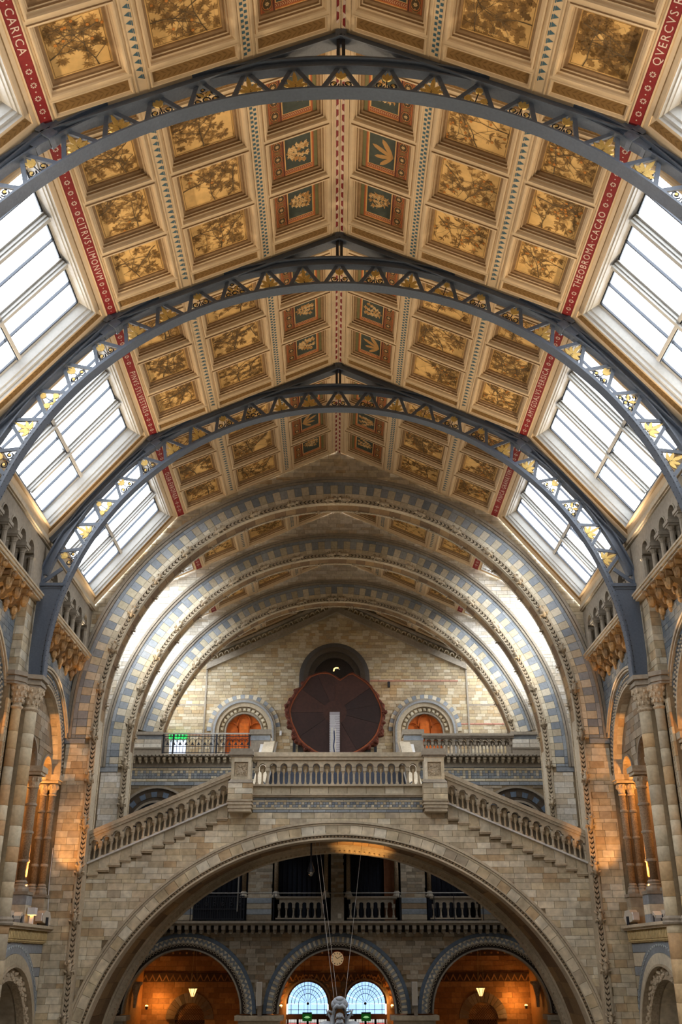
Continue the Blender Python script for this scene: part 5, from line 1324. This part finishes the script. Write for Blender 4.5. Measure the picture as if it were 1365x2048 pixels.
def iron_railing():
    root = thing('iron_railing', 'black iron railing on the upper balcony, before the left arched door', 'railing', (0, 47.45, 0))
    ob('top_rail', MB().box(-8.45, -4.2, -.04, .04, 10.0, 10.06), STEEL, root)
    for z in (9.9, 9.42, 9.12): ob('rail_bar', MB().box(-8.4, -4.2, -.015, .015, z-.015, z+.015), RAIL, root)
    for x in (-8.42, -7.95, -5.85, -4.25): ob('rail_post', MB().box(x-.035, x+.035, -.035, .035, 9.02, 10.0), RAIL, root)
    me = mesh('picket', MB().tube([(0,0,9.1),(0,0,10.0)], .014, 4), RAIL)
    mo = mesh('scroll_panel', MB().arcblock(arc(0,9.62,.13,.17,-PI/2,PI/2,8), arc(0,9.62,.15,.19,-PI/2,PI/2,8), XZ, -.01, .01).ball((0,0,9.55), (.05,.02,.07), 6, 4).ball((.05,0,9.5), (.04,.02,.03), 5, 3).ball((-.05,0,9.5), (.04,.02,.03), 5, 3), RAIL)
    for k in range(28):
        x = -8.36+k*.15; o = node('picket', me, root); o.location = (x, 0, 0)
        if k % 2 == 1: o = node('scroll_panel', mo, root); o.location = (x, 0, 0)
iron_railing()
# ---- first floor gallery and ground floor arches
def lower_wall():
    root = tag(node('wall_lower', None), 'brown brick wall with three entrance arches under the first floor gallery', 'wall', kind='structure'); Y = 47.7
    ctrs = (-6.8, -.0, 6.8); cz = -2.12; RO = 3.25
    xs = [-10.3+.1*i for i in range(207)]
    def lo(x):
        for c in ctrs:
            if abs(x-c) < 2.62: return cz+sqrt(2.62**2-(x-c)**2)
        return cz
    ob('wall_core', MB().arcblock([(x, lo(x)) for x in xs], [(x, 1.5) for x in xs], XZ, Y+.05, Y+.6), MORTAR, root)
    for a, b in ((-4.2,-2.6),(2.6,4.2),(-10.3,-9.4),(9.4,10.3)): ob('arch_pier', MB().box(a-.1, b+.1, Y-.15, Y+.7, -5.6, cz-.25).box(a-.25, b+.25, Y-.3, Y+.8, cz-.25, cz-.06), STONE, root)
    def ok(q):
        return all(math.hypot(x-c, z-cz) > 3.0 for c in ctrs for x in q[:2] for z in q[2:])
    lay_bricks(root, [q for q in courses(-10.2, 10.2, cz, 1.15, (.36,.52), (.2,.16,.2,.12), 51) if ok(q)], (0, Y+.05, 0), (1,0,0), (0,0,1), (0,-1,0), BRICKD, .05, 300)
    for ci, c in enumerate(ctrs):
        def R(nm, r0, r1, ya, yb, m): return ob(nm, MB().arcblock(arc(c,cz,r0,r0,-PI/2,PI/2,40), arc(c,cz,r1,r1,-PI/2,PI/2,40), XZ, Y+ya, Y+yb), m, root)
        R('blue_outer_ring', 3.1, RO, -.05, .1, mat('dark_blue_stone', (92,106,122))); R('carved_ring', 2.62, 2.82, -.02, .3, DARKR); R('edge_roll', 2.56, 2.63, -.06, .5, STONEG); R('inner_roll', 2.8, 2.85, -.06, .1, STONEG)
        mb = MB(); r = random.Random(ci)
        for k in range(54):
            a = -1.53+3.06*k/53
            for t in (-1, 1): mb.obox((c+2.72*sin(a), Y-.06, cz+2.72*cos(a)), (.1*sin(a+t*.8), 0, .1*cos(a+t*.8)), (0,.06,0), (.03*cos(a),0,-.03*sin(a)))
        ob('carved_leaves', mb, CARVE, root, stuff=True)
        if ci == 1: blocks_ring(root, 'striped_stone', c, cz, Y-.03, Y+.1, 2.86, 3.1, -PI/2, PI/2, 86, [BLUE, CREAM], sub=1)
        else:
            R('blue_field', 2.85, 3.1, -.02, .1, BLUE); mb = MB()
            for k in range(44):
                a = -1.53+3.06*k/43; d = .045
                for (r0, r1) in ((2.86,2.98),(3.09,2.98)):
                    o = 0 if r0 < 2.9 else d*.75
                    q = [(r0,a+o-d*.7),(r1,a+o),(r0,a+o+d*.7)]; mb.prism([(c+rr*sin(t), cz+rr*cos(t)) for rr, t in q], XZ, Y-.045, Y-.02)
            ob('cream_triangles', mb, CREAM, root, stuff=True)
    # cornice with corbels
    mb = MB().box(-10.2, 10.2, Y-.45, Y+.2, 1.52, 1.62).box(-10.2, 10.2, Y-.38, Y+.2, 1.44, 1.52); ob('cornice', mb, STONEG, root)
    me = mesh('corbel', MB().box(-.09,.09,-.36,.06,1.26,1.44).box(-.09,.09,-.2,.06,1.12,1.26).box(-.05,.05,-.26,.0,1.08,1.26), STONEG)
    for k in range(62):
        o = node('corbel', me, root); o.location = (-10.05+k*.33, Y, 0)
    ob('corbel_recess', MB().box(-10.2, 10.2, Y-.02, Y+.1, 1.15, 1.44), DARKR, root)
lower_wall()
def gallery_front():
    root = thing('first_floor_gallery', 'dim first floor gallery with brick piers, shafts and dark openings seen through the bridge arch', 'gallery'); Y = 47.9
    for (a, b) in ((-4.1,-2.98),(2.95,4.08),(-.28,.32),(-7.6,-6.55),(6.55,7.6)):
        ob('pier_core', MB().box(a+.03, b-.03, Y, Y+.6, 2.62, 5.3).box(a, b, Y-.25, Y+.6, 1.6, 2.62), STONEG, root)
        lay_bricks(root, courses(a, b, 2.62, 5.2, (.3,.45), (.15,.12,.15), int(a*10)), (0, Y, 0), (1,0,0), (0,0,1), (0,-1,0), BRICKD, .03)
        for k, m in enumerate((BRICKD, BLUE, CREAM, BLUE)): 
            if b-a > .8: ob('band_stone', MB().brick((a-.01, Y-.24, 1.66+k*.235), (b-a+.02,0,0), (0,0,.225), (0,-.04,0)), m if k != 2 else BRICKD, root)
    for x in (-4.28,-2.8,-.5,.53,2.75,4.26,-6.4,6.4):
        c = ob('shaft', MB().lathe([(.1,2.85),(.1,5.1)], o=(x,Y-.05,0), n=10), PATSH, root, True); ob('shaft_base', MB().lathe([(.2,2.62),(.2,2.68),(.14,2.78),(.15,2.82),(.1,2.9)], o=(x,Y-.05,0), n=10), STONEG, c)
    ob('lintel', MB().box(-10.2, 10.2, Y-.1, Y+.5, 5.1, 5.4), STONEG, root)
    for (a, b) in ((-6.5,-4.2),(-2.75,-.45),(.5,2.2),(4.2,6.5)):
        mb = MB(); n = 10
        for k in range(n): mb.tube([(a+(b-a)*(k+.5)/n, Y+.75, 1.6), (a+(b-a)*(k+.5)/n, Y+.75, 5.2)], (b-a)/n*.56, 6)
        ob('curtain', mb, CURT, root)
    ob('door_panel', MB().box(2.2, 2.72, Y+.4, Y+.5, 1.6, 5.2).box(2.3, 2.62, Y+.37, Y+.4, 2.7, 4.9), mat('brown_door', (110,66,36)), root)
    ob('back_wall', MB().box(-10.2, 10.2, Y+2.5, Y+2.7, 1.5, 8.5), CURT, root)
gallery_front()
GRP = 'first floor gallery balustrades'
balustrade('lower gallery balustrade left of the centre pier, seen through the bridge arch', -2.62, 6, .325, 0, 1.75, 47.6, .42, .56, .1, .78, .12, GRP, STONEG, disc=False, railw=.16)
balustrade('lower gallery balustrade right of the centre pier, seen through the bridge arch', .62, 6, .325, 0, 1.75, 47.6, .42, .56, .1, .78, .12, GRP, STONEG, disc=False, railw=.16)
balustrade('lower gallery balustrade at the far right, seen through the bridge arch', 4.4, 6, .325, 0, 1.75, 47.6, .42, .56, .1, .78, .12, GRP, STONEG, disc=False, railw=.16)
def gallery_rail():
    root = thing('steel_handrail', 'long thin steel handrail along the lower gallery front', 'handrail', (0, 47.25, 0))
    ob('rail', MB().tube([(-7.2,0,2.78),(7.2,0,2.78)], .024, 6), mat('dull_rail', (140,138,132), .5), root)
    for x in (-6.6,-4.35,-2.85,2.85,4.4,5.3,6.6): ob('rail_post', MB().tube([(x,0,1.62),(x,0,2.78)], .02, 5), RAIL, root)
    g = thing('iron_grille', 'black scrolled iron grille in the left opening of the lower gallery', 'grille', (-5.35, 47.4, 0))
    ob('grille_frame', MB().box(-1.15,1.15,-.02,.02,2.62,2.68).box(-1.15,1.15,-.02,.02,2.1,2.14).box(-1.15,1.15,-.02,.02,1.68,1.72), RAIL, g)
    for k in range(22): ob('picket', MB().box(-1.12+k*.107-.012, -1.12+k*.107+.012, -.012, .012, 1.68, 2.65), RAIL, g)
    for k in range(6):
        x = -.95+k*.38; mb = MB(); curl(mb, x, 2.32, .1, 0, 1.2, 0, 10); mb.ball((x,0,2.5), .04, 5, 3); ob('scroll', mb, RAIL, g)
    ob('grille_backing', MB().box(-1.14,1.14,.05,.08,1.68,2.6), CURT, g)
    tag(ob('steel_pole', MB().tube([(-4.5,47.3,2.0),(-4.48,47.3,4.4)], .035, 6), STEEL), 'upright pale steel pole beside the iron grille', 'pole')
    small_box('junction_box', 'small pale box on the centre pier of the lower gallery', 'wall box', .12, 47.4, 1.72, .16, .08, .2, GREYP)
gallery_rail()
# ---- vestibule beyond the arches
def vestibule():
    amber = [(196,150,96),(176,132,82),(206,160,104),(186,140,86),(164,122,76)]
    VB = mat('vestibule_brick', amber)
    root = tag(node('wall_back', None), 'amber lit brick back wall of the entrance vestibule', 'wall', kind='structure'); Y = 53.6
    def holes(x, z):
        for c in (-1.42, 1.42):
            if abs(x-c) < 1.12 and (z < -1.95 or math.hypot(x-c, z+1.95) < 1.12): return True
        return False
    xs = [-10.2+.06*i for i in range(341)]
    def lo(x):
        for c in (-1.42, 1.42):
            if abs(x-c) < 1.05: return -1.95+sqrt(1.05**2-(x-c)**2)
        return -5.6
    ob('wall_core', MB().arcblock([(x, lo(x)) for x in xs], [(x, 1.3) for x in xs], XZ, Y+.02, Y+.3), MORTAR, root)
    rects = [q for q in courses(-10.1, 10.1, -3.6, 1.1, (.45,.62), (.24,), 61) if not any(holes(x, z) for x in q[:2] for z in q[2:]) and not (abs(abs((q[0]+q[1])/2)-7.2) < .9 and (q[2]+q[3])/2 < -2.6)]
    lay_bricks(root, rects, (0, Y+.02, 0), (1,0,0), (0,0,1), (0,-1,0), VB, .03, 300)
    for (z0, z1, m) in ((.2,.5,mat('dark_tile', (96,74,54))),(-.95,-.55,mat('dark_tile', (96,74,54)))):
        ob('tile_band', MB().box(-10.1,10.1,Y-.06,Y+.02,z0,z1), m, root)
    mb = MB()
    for k in range(60):
        x = -10+k*.34; mb.prism([(x,-.92),(x+.17,-.6),(x+.34,-.92),(x+.28,-.92),(x+.17,-.72),(x+.06,-.92)], XZ, Y-.08, Y-.06); mb.ball((x+.1, Y-.06, .35), (.06,.03,.06), 6, 3)
    ob('band_zigzag', mb, VB, root, stuff=True)
    for s in (-1, 1):                      # blind arches with lattice windows
        c = s*7.2
        blocks_ring(root, 'window_voussoir', c, -2.6, Y-.1, Y+.05, .72, 1.18, -PI/2, PI/2, 15, [BRICKD], sub=2)
        ob('lattice_back', MB().prism([(c+.72*cos(k*PI/16), -2.6+.72*sin(k*PI/16)) for k in range(17)]+[(c-.72,-5.6),(c+.72,-5.6)], XZ, Y, Y+.1), DARKR, root)
        mb = MB()
        for k in range(-8, 14):
            for t in (-1, 1):
                x0 = k*.12-.3*t; p = Vector((c+x0, Y-.03, -3.4)); d = Vector((t*1.4, 0, 1.4))
                f = [u/30 for u in range(31) if math.hypot(x0+t*1.4*u/30, max(0, -3.4+1.4*u/30+2.6)) < .72]
                if f: mb.obox(p+d*f[0]-Vector((.015,0,0)), d*(f[-1]-f[0]), (.03,0,0), (0,.02,0))
        ob('window_lattice', mb, mat('lattice_wood', (120,84,50)), root, stuff=True)
    # side walls dividing the three vestibule bays, with arched ribs
    for s in (-1, 1):
        mb = MB().box(min(s*3.1,s*3.7), max(s*3.1,s*3.7), 48.4, 53.6, -5.6, 1.2); mb.box(min(s*9.6,s*10.2), max(s*9.6,s*10.2), 48.4, 53.6, -5.6, 1.2)
        ob('cross_wall', mb, VB, root)
        x = s*9.2
        cp = ob('rib_corbel', MB().lathe([(.06,0),(.1,.5),(.2,.9),(.3,1.0),(.3,1.1)], o=(s*9.45,50.9,-2.0), n=8), CARVE, root)
        ob('arch_rib', MB().arcblock(arc(s*6.8,-1.0,2.7,1.9,s*PI/2,s*.2,12), arc(s*6.8,-1.0,2.9,2.1,s*PI/2,s*.2,12), XZ, 50.7, 51.1), VB, root)
    tag(ob('ceiling_vestibule', MB().box(-10.2,10.2,48.3,54,1.16,1.22), VB), 'vestibule ceiling under the first floor gallery', 'ceiling', kind='structure')
    # the two central windows
    for i, c in enumerate((-1.42, 1.42)):
        w = tag(node('window_%d' % (15+i), None), '%s arched blue leaded entrance window under the clock' % ('left' if i == 0 else 'right'), 'window', kind='structure'); w.location = (c, Y+.12, 0)
        z0 = -1.95
        def arcs(nm, r0, r1, ya, yb, m, n=24): return ob(nm, MB().arcblock(arc(0,z0,r0,r0,-PI/2,PI/2,n), arc(0,z0,r1,r1,-PI/2,PI/2,n), XZ, ya, yb), m, w)
        arcs('window_frame', .98, 1.06, -.1, .08, mat('dark_wood', (70,46,38))); arcs('outer_roll', 1.06, 1.14, -.22, .0, STONEG)
        mb = MB()
        for k in range(26):
            a = -1.5+3*k/25; mb.obox((1.24*sin(a), -.2, z0+1.24*cos(a)), (.12*sin(a+.8*(1 if k % 2 else -1)), 0, .12*cos(a+.8*(1 if k % 2 else -1))), (0,.08,0), (.07*cos(a),0,-.07*sin(a)))
        ob('zigzag_moulding', mb, VB, w)
        lead = MB()
        for rr in (.46, .66, .82): lead.arcblock(arc(0,z0+.0,rr-.012,rr-.012,-PI/2,PI/2,20), arc(0,z0,rr+.012,rr+.012,-PI/2,PI/2,20), XZ, -.02, .02)
        for k in range(9):
            a = -PI/2+PI*k/8; lead.obox((.1*sin(a)-.01, -.02, z0+.1*cos(a)), (.88*sin(a), 0, .88*cos(a)), (.02,0,0), (0,.04,0))
        for k in range(8):
            a = -PI/2+PI*(k+.5)/8; lead.obox((.46*sin(a)-.008, -.02, z0+.46*cos(a)), (.52*sin(a), 0, .52*cos(a)), (.016,0,0), (0,.04,0))
        for zz in (-2.2, -2.4): lead.box(-.98,.98,-.02,.02,zz-.012,zz+.012)
        for xx in (-.82,-.46,0,.46,.82): lead.box(xx-.012, xx+.012, -.02, .02, -2.4, z0)
        lead.ball((0,-.03,z0+.02), .07, 8, 4)
        ob('leading', lead, RAIL, w)
        for k in range(8):                         # fan of panes
            a0, a1 = -PI/2+PI*k/8+.01, -PI/2+PI*(k+1)/8-.01
            for (ra, rb) in ((.06,.46),(.46,.98)):
                pp = arc(0,z0,ra,ra,a0,a1,4)+arc(0,z0,rb,rb,a0,a1,4)[::-1]; ob('pane', MB().add([(x,.0,z) for x, z in pp], [tuple(range(len(pp)))]), GLASSB, w)
        ob('pane', MB().add([(-.98,0,-2.4),(.98,0,-2.4),(.98,0,z0),(-.98,0,z0)], [(0,1,2,3)]), GLASSB, w)
        ob('transom', MB().box(-1.05,1.05,-.12,.1,-2.62,-2.4), mat('dark_wood', (70,46,38)), w)
        for k in range(4):
            xa = -.98+k*.49
            ob('door_light_frame', MB().box(xa-.05,xa+.05,-.1,.1,-3.3,-2.6).box(xa+.44,xa+.54,-.1,.1,-3.3,-2.6).box(xa,xa+.49,-.1,.1,-3.32,-3.2), mat('dark_wood', (70,46,38)), w)
            ob('pane', MB().add([(xa+.05,0,-3.2),(xa+.44,0,-3.2),(xa+.44,0,-2.62),(xa+.05,0,-2.62)], [(0,1,2,3)]), GLASS, w)
            ob('glazing_bars', MB().box(xa+.14,xa+.155,-.02,.02,-3.2,-2.62).box(xa+.34,xa+.355,-.02,.02,-3.2,-2.62).box(xa+.05,xa+.44,-.02,.02,-2.76,-2.745).box(xa+.05,xa+.44,-.02,.02,-3.08,-3.065), RAIL, w)
        ob('door_below', MB().box(-1.05,1.05,-.05,.05,-5.6,-3.3), mat('dark_wood', (70,46,38)), w)
        eg = thing('exit_sign', 'green exit sign hanging before the %s entrance window' % ('left' if i == 0 else 'right'), 'sign', (c, 52.6, -2.33), 'hanging exit signs')
        ob('sign_case', MB().box(-.23,.23,-.05,.05,.0,.06), RAIL, eg); sf = ob('sign_face', MB().box(-.23,.23,-.04,.04,-.32,0), mat('exit_dim_green', (36,110,40), emit=((30,120,40), .18), grain=.1, stain=0), eg)
        ob('sign_glow', MB().prism([(-.16,-.16),(-.06,-.1),(.06,-.1),(.16,-.16),(.06,-.19),(-.06,-.19)], XZ, -.05, -.04), mat('exit_arrow', (190,240,180), emit=((170,240,160), .5), grain=0, stain=0), sf); ob('sign_rod', MB().tube([(-.15,0,.06),(-.15,0,3.4)], .008, 4).tube([(.15,0,.06),(.15,0,3.4)], .008, 4), RAIL, eg)
        light('entrance_uplight', 'POINT', (c+(-1.25 if i == 0 else 1.25), 53.1, -2.0), 32, AMBER, size=.05)
    # clock
    ck = thing('clock', 'round cream clock above the entrance windows', 'clock', (.03, 53.5, .08))
    ob('clock_face', MB().prism([(.32*cos(k*PI/16), .32*sin(k*PI/16)) for k in range(32)], XZ, -.06, .05), mat('clock_cream', (232,206,160), emit=((232,200,150), .25), grain=.03, stain=0), ck)
    ob('clock_rim', MB().arcblock(arc(0,0,.32,.32,0,2*PI,32), arc(0,0,.36,.36,0,2*PI,32), XZ, -.09, .05), WOODM, ck)
    mb = MB()
    for k in range(12):
        a = k*PI/6; mb.obox((.22*sin(a)-.018*cos(a), -.07, .22*cos(a)+.018*sin(a)), (.06*sin(a),0,.06*cos(a)), (.036*cos(a),0,-.036*sin(a)), (0,.01,0))
    ob('hour_marks', mb, P_BLACK, ck)
    for a, l in ((-.75,.16),(1.05,.24)): ob('hand', MB().obox((-.012*cos(a),-.08,.012*sin(a)), (l*sin(a),0,l*cos(a)), (.024*cos(a),0,-.024*sin(a)), (0,.01,0)), P_BLACK, ck)
    # red bus passing outside
    bus = thing('red_bus', 'red bus passing outside, glimpsed through the entrance windows', 'bus', (0, 60, 0)); 
    ob('bus_body', MB().box(-4.6,4.6,0,2.4,-3.42,-3.12), mat('bus_red', (200,36,44), .3, grain=.02, stain=0), bus); ob('bus_skirt', MB().box(-4.58,4.58,.02,2.38,-4.9,-3.42), mat('bus_grey', (196,196,200), .3, grain=.02, stain=0), bus); ob('bus_windows', MB().box(-4.55,4.55,.03,2.37,-3.12,-2.8), mat('bus_glass', (190,200,208), .1, grain=0, stain=0), bus)
    for x in (-3, 3): ob('wheel', MB().prism([(x+.45*cos(k*PI/8), -4.95+.45*sin(k*PI/8)) for k in range(16)], XZ, -.05, .3), RAIL, bus)
    # hanging lanterns
    for s, nm in ((-1, 'left'), (1, 'right')):
        l = thing('hanging_lantern', 'faceted glowing lantern hanging in the %s entrance arch' % nm, 'lantern', (s*6.55, 49.2, -1.5), 'hanging lanterns')
        ob('lantern_glass', MB().lathe([(.06,0),(.2,.36)], n=6), LANT, l); fr = MB()
        for k in range(6):
            a = k*PI/3; fr.tube([(.06*cos(a),.06*sin(a),0),(.21*cos(a),.21*sin(a),.37)], .012, 4)
        fr.lathe([(.22,.35),(.22,.39)], n=6); fr.lathe([(.04,-.04),(.07,.02)], n=6); ob('lantern_frame', fr, mat('brass', (196,156,90), .35, metal=.6, grain=.1, stain=0), l)
        for k in range(3):
            a = k*2*PI/3; ob('lantern_chain', MB().tube([(.2*cos(a),.2*sin(a),.37),(.1*cos(a),.1*sin(a),1.5),(.02*cos(a),.02*sin(a),2.6)], .009, 4), mat('brass', (196,156,90)), l)
        light('lantern_light', 'POINT', (s*6.55, 49.2, -1.25), 12, (1.0, .66, .34), size=.12)
        light('vestibule_uplight', 'POINT', (s*8.75, 53.0, -1.8), 30, AMBER, size=.1); light('vestibule_fill', 'POINT', (s*6.2, 51.2, -4.2), 14, AMBER, size=.3)
        lm = thing('wall_spotlight', 'small glowing amber spotlight at the %s end of the vestibule' % nm, 'spotlight', (s*9.25, 53.0, -2.15), 'amber wall spotlights')
        ob('spot_body', MB().lathe([(.05,0),(.08,.14)], n=10), RAIL, lm); ob('spot_lens', MB().ball((0,0,.15), (.08,.08,.05), 10, 5), LEDM, lm)
        l2 = thing('window_spotlight', 'tiny glowing amber spotlight beside the %s entrance window' % nm, 'spotlight', (s*2.72, 53.2, -2.12), 'amber window spotlights')
        ob('spot_body', MB().lathe([(.05,0),(.07,.1)], n=10), RAIL, l2); ob('spot_lens', MB().ball((0,0,.12), (.07,.07,.05), 10, 5), LEDM, l2)
        sp = thing('column_speaker', 'tall pale column loudspeaker on the %s entrance arch pier' % nm, 'loudspeaker', (s*3.4, 47.35, -2.2), 'pale column loudspeakers')
        ob('cabinet', MB().box(-.12,.12,-.12,.1,.42,1.35), mat('speaker_grey', (206,202,194)), sp); ob('grille', MB().box(-.09,.09,-.13,-.12,.46,1.31), GREYP, sp); ob('bracket', MB().box(-.05,.12,.0,.1,0,.44), STONEG, sp)
vestibule()
# ---- hanging skeleton, wires, pendant lamp, floodlights
def skeleton():
    root = thing('hanging_skeleton', 'grey whale skeleton end, hung on thin wires at the bottom edge', 'skeleton', (0, 25, 0)); r = random.Random(2)
    mb = MB().ball((0,0,-.88), (.17,.2,.13), 12, 8).ball((-.12,.02,-.92), (.08,.15,.1), 8, 6).ball((.12,.02,-.92), (.08,.15,.1), 8, 6).ball((0,-.1,-.8), (.1,.12,.06), 8, 6)
    ob('vertebra', mb, BONE, root, True)
    for s in (-1, 1):
        ob('brow', MB().tube([(0,-.22,-.96),(s*.06,-.24,-.92),(s*.13,-.22,-.98),(s*.15,-.18,-1.12)], [.03,.035,.03,.02], 8), BONE, root, True)
        ob('rib', MB().tube([(s*.1,.05,-1.0),(s*.17,.0,-1.2),(s*.14,-.05,-1.5),(s*.1,0,-1.8)], [.05,.05,.045,.04], 8), BONE, root, True)
        ob('rib', MB().tube([(s*.12,.1,-1.1),(s*.26,.05,-1.05),(s*.3,.1,-1.15)], [.03,.025,.02], 6), BONE, root, True)
        ob('fin_bone', MB().tube([(s*.16,.1,-1.25),(s*.26,.1,-1.12),(s*.31,.1,-1.02)], [.04,.03,.015], 6), BONE, root, True)
        ob('shoulder_bone', MB().ball((s*.3,.15,-1.42), (.22,.25,.16), 12, 8).ball((s*.42,.15,-1.6), (.22,.25,.2), 10, 6), BONE, root, True)
    for k, z in enumerate((-1.14, -1.26, -1.38, -1.5, -1.62)):
        v = MB()
        for s in (-1, 1): v.tube([(0,-.18,z-.03),(s*.05,-.21,z),(s*.1,-.16,z-.06)], [.025,.03,.02], 6)
        v.ball((0,-.05,z), (.09,.12,.06), 8, 5); ob('vertebra', v, BONE, root, True)
skeleton()
for i, (x0, x1, lb) in enumerate(((-.85,-.12,'left'), (-.70,-.05,'middle'), (.93,.12,'right'))):
    tag(ob('suspension_wire', MB().tube([(x0,38.6,4.1),(x1,25.1,-.85)], .0055, 4), STEEL), 'thin steel wire, %s of three running from bridge arch to skeleton' % {'left': 'leftmost', 'middle': 'middle one', 'right': 'rightmost'}[lb], 'wire', 'suspension wires')
pd = thing('pendant_lamp', 'small dark pendant lamp on a rod under the bridge arch', 'lamp', (-.98, 37.9, 0))
ob('rod', MB().tube([(0,0,4.25),(0,0,3.25)], .035, 6), RAIL, pd); ob('shade', MB().lathe([(.04,3.3),(.12,3.05),(.13,2.95)], n=10), RAIL, pd); ob('bulb', MB().ball((0,0,2.92), (.1,.1,.12), 10, 6), glassmat('bulb_glass', (.8,.85,.9), .3), pd)
light('arch_crown_spot', 'SPOT', (1.0, 39.2, 2.2), 380, (1.0,.52,.16), (1.05, 40.0, 4.0), .05, 70)
def floodlight(label, x, y, z, big, rz, grp):
    root = thing('floodlight', label, 'floodlight', (x, y, z), grp); root.rotation_euler = (0, 0, rz)
    if big == 2:
        ob('housing', MB().prism([(-.17,.1),(.1,.02),(.2,.2),(.12,.42),(-.08,.46),(-.2,.3)], YZ, -.17, .17), GREYP, root); ob('lens', MB().box(-.14,.14,-.22,-.17,.14,.38), WHITEP, root); ob('yoke', MB().box(-.2,-.17,-.05,.05,0,.25).box(.17,.2,-.05,.05,0,.25).box(-.2,.2,-.05,.05,-.02,.02), RAIL, root)
    elif big == 1:
        ob('housing', MB().box(-.12,.12,-.15,.15,.28,.5), WHITEP, root); ob('lens', MB().box(-.1,.1,-.13,.13,.27,.285), LEDM, root); ob('stand', MB().prism([(-.1,0),(.08,0),(.04,.3),(-.04,.3)], YZ, -.05, .05), WHITEP, root)
    else:
        ob('housing', MB().obox((-.12,-.12,.1), (.24,0,0), (0,.22,.12), (0,-.05,.09)), GREYP, root); ob('lens', MB().obox((-.1,-.13,.1), (.2,0,0), (0,-.005,.0), (0,-.05,.085)), WHITEP, root); ob('bracket', MB().box(-.13,-.11,-.05,.05,0,.18).box(.11,.13,-.05,.05,0,.18), RAIL, root)
for s, nm in ((-1, 'left'), (1, 'right')):
    floodlight('large rounded beige floodlight on the %s gallery ledge' % nm, s*9.86, 35.2, 1.07, 2, s*.5, 'ledge floodlights')
    floodlight('low tilted grey floodlight on the %s ledge, nearest the pier' % nm, s*9.9, 31.6, 1.07, 0, 0, 'ledge floodlights')
    floodlight('low tilted grey floodlight on the %s ledge, second from the pier' % nm, s*9.9, 32.5, 1.07, 0, 0, 'ledge floodlights')
floodlight('white boxy floodlight on the left gallery ledge, beside the rounded one', -9.9, 34.0, 1.07, 1, 0, 'ledge floodlights')
tag(ob('white_cable', MB().tube([(-9.72,35.6,1.1),(-9.9,35.85,1.5),(-9.98,35.88,2.4),(-9.98,35.85,3.6)], .012, 5), WHITEP), 'thin white cable climbing the wall beside the left floodlights', 'cable')
